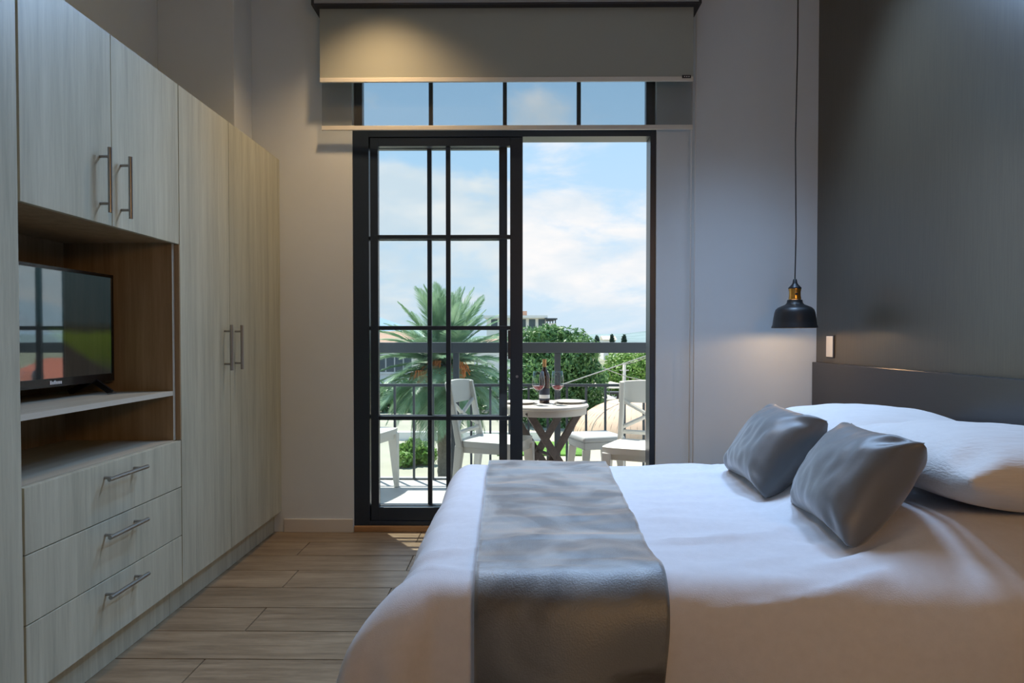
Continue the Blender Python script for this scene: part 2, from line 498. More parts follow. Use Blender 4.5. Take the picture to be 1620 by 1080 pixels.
fl = box('floor', M['grout'], None, XL, XR, YB, YF + WT, -0.12, -0.010)
tag(fl, kind='structure')
row_y = [2.409 + 0.2320 * k for k in range(-19, 8)]
for i, y0 in enumerate(row_y):
    y1 = min(y0 + 0.2295, YF - 0.001)
    if y1 - y0 < 0.02 or y0 < YB: continue
    offs = {0: -1.13, 1: -1.73}[i % 2] + random.uniform(-0.06, 0.06)
    xs = [XL]
    x = offs - 1.2
    while x < XR:
        if x > XL + 0.05: xs.append(x)
        x += 1.2
    xs.append(XR)
    for a, b in zip(xs[:-1], xs[1:]):
        a2, b2 = a + 0.0012, b - 0.0012
        c = 0.0015
        MB().add([(a2,y0,-0.010),(b2,y0,-0.010),(b2,y1,-0.010),(a2,y1,-0.010),
                  (a2+c,y0+c,0),(b2-c,y0+c,0),(b2-c,y1-c,0),(a2+c,y1-c,0)],
                 [(3,2,1,0),(4,5,6,7),(0,1,5,4),(1,2,6,5),(2,3,7,6),(3,0,4,7)]).build('plank', M['plank'], fl)

tag(box('ceiling', M['ceiling'], None, XL - WT, XR + WT, YB - WT, YF + WT, CEIL, CEIL + 0.15), kind='structure')
tag(box('wall_left', M['wall'], None, XL - WT, XL, YB - WT, YF + WT, -0.12, CEIL), kind='structure')
tag(box('wall_right', M['darkwall'], None, XR, XR + WT, YB - WT, YF + WT, -0.12, CEIL), kind='structure')
tag(box('wall_back', M['wall'], None, XL, XR, YB - WT, YB, -0.12, CEIL), kind='structure')
wf = MB()
wf.box(XL, OX0, YF, YF + WT, -0.0, CEIL); wf.box(OX1, XR, YF, YF + WT, -0.0, CEIL); wf.box(OX0, OX1, YF, YF + WT, OZ1, CEIL)
tag(wf.build('wall_far', M['wall']), kind='structure')
tag(box('wall_column', M['wall'], None, XL, -1.559, 3.75, YF, 0, CEIL, bevel=0.004), kind='structure')

# baseboards
bb = MB().box(-1.385, OX0 - 0.004, YF - 0.013, YF, 0.0, 0.078).build('baseboard_far', M['base_tile'], bevel=0.002)
tag(bb, kind='structure')
bb = MB().box(OX1 + 0.004, 1.70, YF - 0.013, YF, 0.0, 0.078).build('baseboard_right', M['base_tile'], bevel=0.002)
tag(bb, kind='structure')

# fixtures of the warm recessed light and the added cool fill spots
for i, (x, y, p, c) in enumerate(DOWNLIGHTS_AND_FILL):
    t = empty('ceiling_downlight_or_fill', (x, y, CEIL))
    tag(t, ['round recessed ceiling light above the left end of the blind', 'added cool fill spot above the grey throw, leftmost of three',
            'added cool fill spot in the middle above the open doorway', 'added cool fill spot nearest the pendant lamp'][i], 'ceiling light', 'recessed ceiling lights')
    MB().lathe([(0.045, -0.001), (0.062, -0.001), (0.064, -0.006), (0.045, -0.009), (0.045, -0.001)], (x, y, CEIL)).build('trim_ring', M['switch'], t, smooth=True, auto=40)
    MB().lathe([(0.0, -0.002), (0.043, -0.002), (0.043, -0.004), (0, -0.004)], (x, y, CEIL)).build('lens', emit_mat('lens_glow', c, 3.0), t)

# ------------------------------------------------------------------ sliding door and transom
d1 = empty('door_1', (OX0, YF, 0)); tag(d1, kind='structure')
DZ = 2.365
FR = M['black_frame']
y0f, y1f = YF + 0.010, YF + 0.135
def bx(px): return (px - 821) * 4.0 / 1080
MB().box(OX0, bx(583), y0f, YF + 0.066, 0.036, DZ).box(OX0, OX0 + 0.018, YF + 0.066, y1f, 0.036, DZ).build('jamb', FR, d1)
box('jamb', FR, d1, bx(1028), OX1, y0f, y1f, 0.036, DZ, 0.002)
box('head_rail', FR, d1, bx(583), bx(1028), y0f, y1f, DZ - 0.045, DZ, 0.002)
box('track', FR, d1, bx(583), bx(1028), y0f, y1f, 0.036, 0.062, 0.002)
box('track_groove', M['steel'], d1, bx(583), bx(1028), y0f + 0.058, y0f + 0.062, 0.062, 0.068)
box('sill_board', M['sill'], d1, OX0 + .002, OX1 - .002, YF - 0.006, y1f, 0.001, 0.035, 0.003)
def slide_panel(x0, x1, y0, y1, st0, st1, muntin_w, xc):
    p = empty('sliding_panel', (x0 - d1.location.x, y0 - d1.location.y, 0.0)); p.parent = d1
    z0, z1 = 0.064, DZ - 0.047
    box('stile', FR, p, x0, x0 + st0, y0, y1, z0, z1, 0.002)
    box('stile', FR, p, x1 - st1, x1, y0, y1, z0, z1, 0.002)
    box('bottom_rail', FR, p, x0 + st0, x1 - st1, y0, y1, z0, z0 + 0.078, 0.002)
    box('top_rail', FR, p, x0 + st0, x1 - st1, y0, y1, z1 - 0.050, z1, 0.002)
    ym = (y0 + y1) / 2
    mw = muntin_w / 2
    box('muntin', FR, p, xc - mw, xc + mw, ym - 0.013, ym + 0.013, z0 + 0.078, z1 - 0.050, 0.002)
    for v in (374.0, 518.5, 662.5):
        zc = 1.15 - (v - 533) * 4.0 / 1080
        for (a, b) in ((x0 + st0, xc - mw), (xc + mw, x1 - st1)):
            box('muntin', FR, p, a, b, ym - 0.013, ym + 0.013, zc - 0.012, zc + 0.012, 0.002)
    zs = [z0 + 0.078] + [1.15 - (v - 533) * 4.0 / 1080 for v in (662.5, 518.5, 374.0)] + [z1 - 0.050]
    for a, b in zip(zs[:-1], zs[1:]):
        for (c, d) in ((x0 + st0, xc), (xc, x1 - st1)):
            box('glass_pane', M['glass'], p, c + 0.001, d - 0.001, ym - 0.002, ym + 0.002, a + 0.001, b - 0.001)
    return p
pa = slide_panel(bx(585), bx(827), YF + 0.015, YF + 0.058, 0.046, 0.074, 0.027, bx(708.5))
def bx2(px): return (px - 821) * (YF + 0.097) / 1080
pb = slide_panel(OX0 + 0.022, bx2(802.5), YF + 0.076, YF + 0.118, 0.046, 0.048, 0.026, bx2(680))
xs1 = bx(815)
box('lock_plate', M['dark_metal'], pa, bx(803.5), bx(808), YF + 0.009, YF + 0.015, 1.02, 1.19, 0.001)
MB().tube([(bx(818), YF + 0.015, 0.918), (bx(818), YF + 0.004, 0.918)], 0.008, 12).build('keyhole', M['steel'], pa, smooth=True, auto=40)

w1 = empty('window_1', (OX0, YF, DZ)); tag(w1, kind='structure')
tz0, tz1 = DZ + 0.001, OZ1
ty0, ty1 = YF + 0.05, YF + 0.10
fx0, fx1 = bx(571), bx(1023)
box('jamb', FR, w1, OX0, fx0, ty0, ty1, tz0, tz1, 0.002)
box('jamb', FR, w1, fx1, OX1, ty0, ty1, tz0, tz1, 0.002)
box('head_rail', FR, w1, fx0, fx1, ty0, ty1, tz1 - 0.05, tz1, 0.002)
box('bottom_rail', FR, w1, fx0, fx1, ty0, ty1, tz0, tz0 + 0.03, 0.002)
tm = [fx0] + [bx(u) for u in (680, 798.5, 916.5)] + [fx1]
for u in tm[1:-1]:
    box('muntin', FR, w1, u - 0.012, u + 0.012, ty0 + .01, ty1 - .01, tz0 + 0.03, tz1 - 0.05, 0.002)
for a, b in zip(tm[:-1], tm[1:]):
    box('glass_pane', M['glass'], w1, a + 0.001, b - 0.001, YF + 0.073, YF + 0.077, tz0 + 0.03, tz1 - 0.05)

# ------------------------------------------------------------------ roller blinds
def zb(v, Y): return 1.15 - (v - 533) * Y / 1080
def xb(u, Y): return (u - 821) * Y / 1080
t = empty('opaque_roller_blind', (0, 3.88, 3.08))
tag(t, 'grey opaque roller blind with warm lamp glow at its left end', 'roller blind', 'roller blinds over the sliding door')
Yb = 3.88
box('fabric', M['blind'], t, xb(507.5, Yb), xb(1094, Yb), Yb, Yb + 0.002, zb(126, Yb), zb(-6, Yb))
box('bottom_bar', M['blindbar'], t, xb(507.5, Yb), xb(1094, Yb), Yb - 0.006, Yb + 0.008, zb(132.5, Yb), zb(125.5, Yb), 0.002)
box('maker_tag', M['dark_metal'], t, xb(1076, Yb), xb(1090, Yb), Yb - 0.0075, Yb - 0.006, zb(128.5, Yb), zb(123.5, Yb))
for k in range(3):
    u = 1079 + k * 3.4
    box('tag_mark', M['logo'], t, xb(u, Yb), xb(u + 1.8, Yb), Yb - 0.0082, Yb - 0.0075, zb(126.6, Yb), zb(125.4, Yb))
box('cassette', M['cassette'], t, xb(502, Yb), xb(1101, Yb), Yb - 0.045, Yb - 0.02, zb(8.5, Yb - .045), zb(-30, Yb), 0.003)
box('cassette_lip', M['dark_metal'], t, xb(502, Yb), xb(1101, Yb), Yb - 0.043, Yb + 0.06, zb(11.5, Yb - .045), zb(8.7, Yb - .045))
for (a, b) in ((498.5, 502.5), (1099, 1103)):
    box('bracket', M['dark_metal'], t, xb(a, Yb), xb(b, Yb), Yb - 0.05, YF - 0.001, zb(18, Yb), zb(-30, Yb))
for (u, yy) in ((1091.5, 3.955), (1097.5, 3.962)):
    MB().tube([(xb(u + 1.5, yy), yy, 3.1), (xb(u, yy), yy, 2.0), (xb(u - 1.5, yy), yy, 0.39)], 0.0028, 6).build('pull_chain', M['chain'], t, smooth=True)
t2 = empty('sheer_roller_blind', (0, 3.945, 3.08))
tag(t2, 'translucent sheer roller blind hanging behind the opaque one, showing window bars', 'roller blind', 'roller blinds over the sliding door')
Ys = 3.945
box('fabric', M['sheer'], t2, xb(510.5, Ys), xb(1093, Ys), Ys, Ys + 0.001, zb(203, Ys), zb(-6, Ys))
box('bottom_bar', M['blindbar'], t2, xb(510, Ys), xb(1093.5, Ys), Ys - 0.006, Ys + 0.008, zb(207.5, Ys), zb(200.5, Ys), 0.002)

# ------------------------------------------------------------------ fitted cupboards on the left
XF = -1.396           # front of the doors
XD = XF - 0.020       # front of the carcass
XBK = -1.955          # back of the carcass
TOP = 2.185
KX = -1.444           # kick board
def handle(parent, axis, c, length):
    """bar handle on two posts, standing off the door front"""
    h = MB()
    x1 = XF + 0.034
    cx, cy_, cz = XF, c[0], c[1]
    a = length / 2; q = a - 0.030
    if axis == 'z':
        h.tube([(x1, cy_, cz - a), (x1, cy_, cz + a)], 0.0072, 12)
        for s in (-q, q): h.tube([(XF, cy_, cz + s), (x1, cy_, cz + s)], 0.0050, 10)
    else:
        h.tube([(x1, cy_ - a, cz), (x1, cy_ + a, cz)], 0.0072, 12)
        for s in (-q, q): h.tube([(XF, cy_ + s, cz), (x1, cy_ + s, cz)], 0.0050, 10)
    return h.build('handle', M['steel'], parent, smooth=True, auto=40)

G = 0.0016
def front(name, parent, y0, y1, z0, z1):
    return box(name, M['laminate'], parent, XD + 0.0005, XF, y0 + G, y1 - G, z0 + G, z1 - G, 0.0012)

def carcass_frame(parent, y0, y1, z0, z1, th=0.018):
    box('side_panel', M['carcass'], parent, XBK + .004, XD, y0 + .0005, y0 + th, z0, z1)
    box('side_panel', M['carcass'], parent, XBK + .004, XD, y1 - th, y1 - .0005, z0, z1)
    box('back_panel', M['carcass'], parent, XBK, XBK + 0.004, y0 + .0005, y1 - .0005, z0, z1)
    box('top_panel', M['laminate'], parent, XBK + .004, XD, y0 + th, y1 - th, z1 - th, z1)
    box('bottom_panel', M['carcass'], parent, XBK + .004, XD, y0 + th, y1 - th, z0, z0 + th)

# left tall cupboard
c0 = empty('tall_cupboard', (-1.65, 1.40, 0))
tag(c0, 'pale oak tall cupboard left of the television, cut by the photo edge', 'cupboard')
carcass_frame(c0, 0.93, 1.897, 0.124, TOP)
front('door', c0, 0.93, 1.415, 0.124, TOP); front('door', c0, 1.415, 1.897, 0.124, TOP)
box('kick_board', M['laminate'], c0, KX - 0.018, KX, 0.93, 1.896, 0.001, 0.123)

# television cupboard
NY0, NY1 = 1.903, 2.800
tvc = empty('tv_cabinet', (-1.65, 2.35, 0))
tag(tvc, 'pale oak cabinet with open television niche, two upper doors and three drawers', 'cabinet')
NZ0, NZ1 = 0.727, 1.533
NB = -1.86
th = 0.018
box('side_panel', M['carcass'], tvc, XBK, XD, NY0, NY0 + th, 0.124, TOP)
box('side_panel', M['carcass'], tvc, XBK, XD, NY1 - th - 0.006, NY1 - 0.006, 0.124, TOP)
box('side_edge', M['edge'], tvc, XD, XD + 0.001, NY1 - th - 0.006, NY1 - 0.006, NZ0, NZ1)
box('back_panel', M['carcass'], tvc, NB - 0.008, NB, NY0 + th, NY1 - th - 0.006, 0.70, NZ1 + 0.02)
box('niche_roof', M['carcass'], tvc, NB, XD, NY0 + th, NY1 - th - 0.006, NZ1, NZ1 + th)
box('niche_floor', M['shelf'], tvc, NB, XD, NY0 + th, NY1 - th - 0.006, NZ0 - th, NZ0)
sh = box('shelf', M['shelf'], tvc, NB, XD - 0.001, NY0 + th, NY1 - th - 0.006, 0.911, 0.929)
box('shelf_edge', M['edge'], sh, XD - 0.001, XD, NY0 + th, NY1 - th - 0.006, 0.911, 0.929)
box('top_panel', M['laminate'], tvc, XBK, XD, NY0 + th, NY1 - th - 0.006, TOP - th, TOP)
for (a, b, hy) in ((NY0, 2.338, 2.272), (2.338, NY1, 2.392)):
    dr = front('door', tvc, a, b, NZ1 - 0.004, TOP)
    handle(dr, 'z', (hy, 1.673), 0.216)
for (z0, z1) in ((0.531, NZ0 - 0.002), (0.330, 0.531), (0.124, 0.330)):
    dr = front('drawer', tvc, NY0, NY1, z0, z1)
    handle(dr, 'y', (2.365, z1 - 0.049), 0.235)
box('kick_board', M['laminate'], tvc, KX - 0.018, KX, NY0, 2.785, 0.001, 0.123)

box('edge_strip', M['carcass'], tvc, XD - 0.02, XF - 0.0005, 2.7962, 2.8005, NZ0, NZ1 - 0.005)
# wardrobe
wd = empty('wardrobe', (-1.65, 3.28, 0))
tag(wd, 'pale oak two-door wardrobe between the television niche and the corner', 'wardrobe')
carcass_frame(wd, 2.802, 3.745, 0.124, TOP)
for (a, b, hy) in ((2.802, 3.285, 3.224), (3.285, 3.770, 3.345)):
    dr = front('door', wd, a, b, 0.124, TOP)
    handle(dr, 'z', (hy, 1.10), 0.216)
box('filler_panel', M['laminate'], wd, XD - 0.012, XF - 0.006, 3.772, 3.998, 0.124, TOP)
box('kick_board', M['laminate'], wd, KX - 0.018, KX, 2.787, 3.998, 0.001, 0.123)

# ------------------------------------------------------------------ television
tv = empty('television', (-1.64, 2.37, 0.929))
tag(tv, 'black flat television with glossy screen standing in the niche', 'television')
TX = -1.632
TY0, TY1 = 2.005, 2.735
TZ0, TZ1 = 0.975, 1.398
b = MB()
b.box(TX - 0.03, TX, TY0, TY1, TZ0, TZ0 + 0.030); b.box(TX - 0.03, TX, TY0, TY1, TZ1 - 0.012, TZ1)
b.box(TX - 0.03, TX, TY0, TY0 + 0.012, TZ0 + 0.030, TZ1 - 0.012); b.box(TX - 0.03, TX, TY1 - 0.012, TY1, TZ0 + 0.030, TZ1 - 0.012)
b.build('bezel', M['tvblack'], tv)
def screen_mat():
    # dim landscape on the lit screen: dark teal hills above a green field
    m, N, L, B = new_mat('tv_screen_on')
    B.inputs['Base Color'].default_value = (0.003, 0.004, 0.005, 1)
    B.inputs['Roughness'].default_value = 0.03; B.inputs['IOR'].default_value = 2.4; B.inputs['Coat Weight'].default_value = 1.0
    tc = N.new('ShaderNodeTexCoord'); sp_ = N.new('ShaderNodeSeparateXYZ')
    L.new(tc.outputs['Generated'], sp_.inputs[0])
    nz = N.new('ShaderNodeTexNoise'); nz.inputs['Scale'].default_value = 6; nz.inputs['Detail'].default_value = 6
    L.new(tc.outputs['Generated'], nz.inputs['Vector'])
    ad = N.new('ShaderNodeMath'); ad.operation = 'MULTIPLY_ADD'; ad.inputs[1].default_value = 0.12
    L.new(nz.outputs['Fac'], ad.inputs[0]); L.new(sp_.outputs['Z'], ad.inputs[2])
    rp = N.new('ShaderNodeValToRGB'); e = rp.color_ramp.elements
    e[0].position = 0.06; e[0].color = (0.012, 0.016, 0.016, 1)
    e[1].position = 1.0; e[1].color = (0.010, 0.026, 0.032, 1)
    for p_, c_ in ((0.24, (0.018, 0.034, 0.006, 1)), (0.46, (0.026, 0.046, 0.008, 1)), (0.53, (0.006, 0.012, 0.010, 1)), (0.60, (0.008, 0.020, 0.024, 1))):
        k = e.new(p_); k.color = c_
    L.new(ad.outputs[0], rp.inputs['Fac'])
    # dark path running down to the right
    pa_ = N.new('ShaderNodeMath'); pa_.operation = 'MULTIPLY_ADD'; pa_.inputs[1].default_value = 0.85; 
    L.new(sp_.outputs['Y'], pa_.inputs[0]); L.new(sp_.outputs['Z'], pa_.inputs[2])
    pr = N.new('ShaderNodeMapRange'); pr.inputs['From Min'].default_value = 0.80; pr.inputs['From Max'].default_value = 0.88
    L.new(pa_.outputs[0], pr.inputs['Value'])
    mx = N.new('ShaderNodeMixRGB'); mx.inputs[1].default_value = (0.008, 0.011, 0.012, 1)
    L.new(pr.outputs[0], mx.inputs['Fac']); L.new(rp.outputs[0], mx.inputs[2])
    L.new(mx.outputs[0], B.inputs['Emission Color']); B.inputs['Emission Strength'].default_value = 1.0
    return m
M['tvscreen'] = screen_mat()
box('screen', M['tvscreen'], tv, TX - 0.012, TX - 0.004, TY0 + 0.012, TY1 - 0.012, TZ0 + 0.030, TZ1 - 0.012)
box('back_shell', M['tvblack'], tv, TX - 0.085, TX - 0.031, TY0 + 0.04, TY1 - 0.04, TZ0 + 0.02, TZ1 - 0.08, 0.01)
for yy in (2.12, 2.62):
    MB().bar((TX - 0.015, yy, 0.985), (TX + 0.055, yy + 0.005, 0.934), 0.022, 0.010).bar((TX - 0.015, yy, 0.985), (TX - 0.11, yy + 0.005, 0.934), 0.022, 0.010).build('foot', M['tvblack'], tv, bevel=0.002)
box('foot_trim', M['steel'], tv, TX + 0.052, TX + 0.058, 2.60, 2.65, 0.930, 0.934)
lg = MB()
for k in range(6):
    y_ = 2.357 + k * 0.0105
    lg.box(TX, TX + 0.001, y_, y_ + 0.0075, TZ0 + 0.009, TZ0 + (0.022 if k in (0, 2) else 0.019))
lg.build('logo', M['logo'], tv)

# ------------------------------------------------------------------ headboard, bed
hb = box('headboard', M['headboard'], None, 1.704, XR - 0.001, 0.62, YF - 0.016, 0.08, 1.0056, 0.003)
tag(hb, 'dark low headboard panel running along the dark wall', 'headboard')

BX0, BX1, BY0, BY1, BZ = -0.195, 1.695, 1.585, 2.90, 0.60
bed = empty('bed', ((BX0 + BX1) / 2, (BY0 + BY1) / 2, 0))
tag(bed, 'double bed base and mattress hidden under the white bedspread', 'bed')
box('mattress', M['mattress'], bed, BX0 + 0.03, BX1 - 0.01, BY0 + 0.03, BY1 - 0.03, 0.32, BZ - 0.035, 0.05)
box('base', M['bedbase'], bed, BX0 + 0.04, BX1 - 0.01, BY0 + 0.04, BY1 - 0.04, 0.10, 0.318, 0.01)
for (x, y) in ((BX0 + .1, BY0 + .1), (BX0 + .1, BY1 - .1), (BX1 - .1, BY0 + .1), (BX1 - .1, BY1 - .1)):
    MB().tube([(x, y, 0.0), (x, y, 0.10)], [0.02, 0.028], 12).build('leg', M['tvblack'], bed, smooth=True, auto=40)

# drape profile: how far out and how far down at arc length d past the edge
PROF = [(0.0, 0.0)]
_o = _d = 0.0
for i in range(200):
    d = i * 0.004
    th_ = R(84) * (1 - math.exp(-(d / 0.085) ** 1.5))
    _o += math.cos(th_) * 0.004; _d += math.sin(th_) * 0.004
    PROF.append((_o, _d))
def prof(d):
    f = min(max(d, 0) / 0.004, 198.999); i = int(f); t = f - i
    return (PROF[i][0] * (1 - t) + PROF[i+1][0] * t, PROF[i][1] * (1 - t) + PROF[i+1][1] * t)
def sst(a, b, x):
    t = min(max((x - a) / (b - a), 0), 1); return t * t * (3 - 2 * t)
def spread(a, b, rip=1.0):
    """bedspread surface at sheet coordinates (a along the bed, b across it)"""
    lump = sst(0.78, 1.06, a)
    rip = (1 - 0.6 * sst(-0.22, -0.13, a) * sst(0.45, 0.36, a)) * (1 - 0.85 * lump)
    y0 = BY0 - 0.06 * lump
    ca = max(a, BX0); cb = min(max(b, y0), BY1)
    da, db = a - ca, b - cb
    d = math.hypot(da, db)
    z = BZ + 0.095 * lump * sst(-0.12, 0.24, b - y0) * sst(-0.05, 0.14, BY1 - b)
    # creases: soft ripples running along the bed, smaller in the middle
    z += rip * 0.014 * noise.noise(Vector((a * 1.7, b * 7.0 + a * 2.2, 3.1))) * (1 - 0.5 * lump)
    cz = noise.noise(Vector((a * 1.3 + b * 0.6, b * 5.5 - a * 1.1, 12.4)))
    z += rip * 0.016 * max(0.0, 1 - abs(cz) * 5.0) ** 2 * (0.4 + 0.6 * sst(-0.2, 0.3, noise.noise(Vector((a * 1.5, b * 1.5, 30.0)))))
    z += rip * 0.008 * noise.noise(Vector((a * 3.0, b * 16.0 - a * 3, 8.7)))
    z += 0.0025 * noise.noise(Vector((a * 14, b * 22, 1.7)))
    p = Vector((ca, cb, z))
    if d > 1e-6:
        n = Vector((da / d, db / d, 0))
        o, dn = prof(d)
        along = (a if abs(n.y) > abs(n.x) else b)
        ang = math.atan2(n.y, n.x)
        k = sst(0.05, 0.45, d)
        w = 0.036 * k * math.sin(along * 9.0 + 1.3 + 1.2 * noise.noise(Vector((along * 2.0, 4.4, 0))))
        corner = min(abs(da), abs(db)) / (d + 1e-9)
        w += 0.055 * k * corner * math.sin(ang * 9.0)
        if da < 0 and db < 0: w += 0.165 * corner * sst(0.0, 0.22, d)
        w += 0.018 * k * noise.noise(Vector((a * 5, b * 5, 2.2)))
        zz = z - dn
        p = Vector((ca + n.x * (o + w), cb + n.y * (o + w), max(zz, 0.05 + 0.02 * noise.noise(Vector((a * 3, b * 3, 0))))))
    return p

def sheet(name, m, amin, amax, bmin, bmax, na, nb, off=0.0, thick=0.006, amap=None, parent=None, rip=1.0):
    vs = []; fs = []
    for i in range(na + 1):
        for j in range(nb + 1):
            b_ = bmin + (bmax - bmin) * j / nb
            if amap: lo, hi = amap(b_)
            else: lo, hi = amin, amax
            a_ = lo + (hi - lo) * i / na
            p = spread(a_, b_, rip)
            if off:
                e = 0.01
                u = spread(a_ + e, b_, rip) - spread(a_ - e, b_, rip); v = spread(a_, b_ + e, rip) - spread(a_, b_ - e, rip)
                n = u.cross(v)
                if n.length > 1e-9:
                    p = p + n.normalized() * (off + 0.004 * noise.noise(Vector((a_ * 6, b_ * 6, 9))))
            vs.append(p)
    for i in range(na):
        for j in range(nb):
            q = i * (nb + 1) + j
            fs.append((q, q + nb + 1, q + nb + 2, q + 1))
    mb = MB(); mb.add(vs, fs)
    o = mb.build(name, m, parent, smooth=True)
    s = o.modifiers.new('thick', 'SOLIDIFY'); s.thickness = thick; s.offset = -1
    return o
sp = sheet('bedspread', M['duvet'], BX0 - 0.50, BX1 + 0.0, BY0 - 0.54, BY1 + 0.42, 130, 130)
tag(sp, 'white textured cotton bedspread draped over the bed to the floor', 'bedspread')

def throw_edges(b):
    t = (b - BY0) / (BY1 - BY0)
    t = min(max(t, -0.35), 1.1)
    lo = -0.100 - 0.030 * t + 0.006 * noise.noise(Vector((b * 4, 0, 0)))
    hi = 0.326 + 0.046 * t + 0.012 * noise.noise(Vector((b * 3, 5, 0)))
    return lo, hi
tw = sheet('throw_blanket', M['throw'], 0, 0, BY0 - 0.545, BY1 + 0.22, 40, 150, off=0.020, thick=0.010, amap=throw_edges, rip=0.45)
tag(tw, 'grey velvet throw blanket laid across the foot of the bed', 'throw')

# ------------------------------------------------------------------ pillows and cushions
def pillow(name, m, w, h, T, Mx, seed, n=44, pinch=0.06, power=0.5, wr=0.006):
    vs = []; fs = []; top = {}; bot = {}
    for i in range(n + 1):
        for j in range(n + 1):
            u = -1 + 2 * i / n; v = -1 + 2 * j / n
            u = math.sin(u * PI / 2) * 0.35 + u * 0.65; v = math.sin(v * PI / 2) * 0.35 + v * 0.65
            x = u * w / 2 * (1 - pinch * (1 - v * v) * abs(u) ** 2) if False else u * w / 2 * (1 - pinch * (1 - v ** 2))
            y = v * h / 2 * (1 - pinch * (1 - u ** 2))
            f = max(0.0, (1 - abs(u) ** 2.6) * (1 - abs(v) ** 2.6)) ** power
            r = math.hypot(u, v)
            cr = sst(0.45, 1.0, abs(u)) * sst(0.45, 1.0, abs(v)) * 1.4
            wrk = noise.noise(Vector((u * 1.8 + seed, v * 1.8, seed))) * wr * 1.2
            ang = math.atan2(abs(v), abs(u))
            wrk += wr * 1.6 * math.sin(ang * 14 + seed + 2.5 * noise.noise(Vector((u * 2, v * 2, seed)))) * cr * 1.6
            wrk += wr * 0.8 * noise.noise(Vector((u * 7 + seed, v * 3, 2 * seed)))
            edge = (i in (0, n) or j in (0, n))
            zt = T * f + (wrk * min(1, f * 2)) + (0 if edge else 0.001)
            zb_ = -T * f + (wrk * 0.5 * min(1, f * 2)) - (0 if edge else 0.001)
            bend = 0.006 * math.sin(3 * u + seed) * (1 - f)
            top[i, j] = len(vs); vs.append(Vector((x, y, zt + bend)))
            if edge: bot[i, j] = top[i, j]
            else:
                bot[i, j] = len(vs); vs.append(Vector((x, y, zb_ + bend)))
    for i in range(n):
        for j in range(n):
            fs.append((top[i, j], top[i+1, j], top[i+1, j+1], top[i, j+1]))
            fs.append((bot[i, j], bot[i, j+1], bot[i+1, j+1], bot[i+1, j]))
    mb = MB(); mb.add(vs, fs)
    loc = Mx.translation.copy()
    me_o = mb.build(name, m, None, smooth=True)
    me_o.matrix_world = Mx
    return me_o
def basis(o, ux, vy):
    ux = Vector(ux).normalized(); vy = Vector(vy); vy = (vy - ux * vy.dot(ux)).normalized()
    n = ux.cross(vy)
    m = Matrix((ux, vy, n)).transposed().to_4x4()
    m.translation = Vector(o)
    return m
# pillows: u along Y (width), v along -X..+X
p1 = pillow('pillow', M['pillowcase'], 0.66, 0.58, 0.105, basis((1.335, 2.59, 0.785), (0, 1, 0), (-1, 0, 0.04)), 1.3, pinch=0.04, power=0.45, wr=0.005)
tag(p1, 'white cotton pillow nearer the window, behind the far grey cushion', 'pillow', 'white pillows at the headboard')
p2 = pillow('pillow', M['pillowcase'], 0.68, 0.60, 0.105, basis((1.35, 1.93, 0.795), (0, 1, 0), (-1, 0, 0.04)), 4.7, pinch=0.04, power=0.45, wr=0.005)
tag(p2, 'white cotton pillow at the right photo edge, lit warm in front', 'pillow', 'white pillows at the headboard')
def cushion(BL, BR, TL, TR, seed, label):
    BL, BR, TL, TR = map(Vector, (BL, BR, TL, TR))
    c = (BL + BR + TL + TR) / 4
    u = (BR - BL + TR - TL) / 2; v = (TL - BL + TR - BR) / 2
    # face normal must look to the foot of the bed
    o = pillow('cushion', M['satin'], u.length * 1.05, v.length * 1.06, 0.10, basis(c, u, v), seed, n=40, pinch=0.10, power=0.42, wr=0.006)
    tag(o, label, 'cushion', 'grey satin cushions on the bed')
    return o
cushion((0.83, 2.70, 0.63), (0.815, 2.25, 0.63), (1.03, 2.70, 0.87), (1.00, 2.27, 0.872), 2.1, 'smaller-looking grey satin cushion nearer the window, leaning on the far pillow')
cushion((0.864, 2.14, 0.63), (0.82, 1.685, 0.635), (1.035, 2.14, 0.872), (0.99, 1.70, 0.885), 6.4, 'front grey satin cushion, brownish in its shaded half, leaning on the near pillow')

# ------------------------------------------------------------------ pendant lamp, switch
LP = Vector((1.479, 3.68, 1.20))
pl = empty('pendant_lamp', LP)
tag(pl, 'black metal pendant lamp with brass socket hanging by the headboard', 'pendant lamp')
q = 0.000757
def pz(y): return (625 - y) * q
out_p = [(155*q, pz(627)), (154*q, pz(618)), (148*q, pz(606)), (142*q, pz(560)), (135*q, pz(520)), (128*q, pz(498)), (112*q, pz(482)),
         (85*q, pz(470)), (64*q, pz(461)), (54*q, pz(450)), (50*q, pz(428)), (40*q, pz(427))]
in_p = [(r - 0.0025, z - 0.0025) for (r, z) in reversed(out_p[1:])]
MB().lathe(out_p + in_p + [(out_p[0][0] - 0.002, out_p[0][1]), out_p[0]], LP, 40).build('lamp_shade', M['lampblack'], pl, smooth=True, auto=50)
MB().lathe([(0, pz(426)), (41*q, pz(426)), (42*q, pz(420)), (39*q, pz(400)), (39*q, pz(372)), (42*q, pz(356)), (42*q, pz(350)), (0, pz(350))], LP, 28).build('brass_socket', M['brass'], pl, smooth=True, auto=40)
MB().tube([LP + Vector((-0.004, -0.028, pz(388))), LP + Vector((-0.004, -0.040, pz(388)))], 0.006, 10).build('switch_knob', M['lampblack'], pl, smooth=True, auto=40)
MB().lathe([(0, pz(349)), (44*q, pz(349)), (45*q, pz(345)), (40*q, pz(338)), (24*q, pz(322)), (17*q, pz(310)), (13*q, pz(286)), (8*q, pz(280)), (0, pz(280))], LP, 24).build('cap', M['lampblack'], pl, smooth=True, auto=50)
top = Vector((LP.x + 0.004, LP.y, CEIL - 0.012))
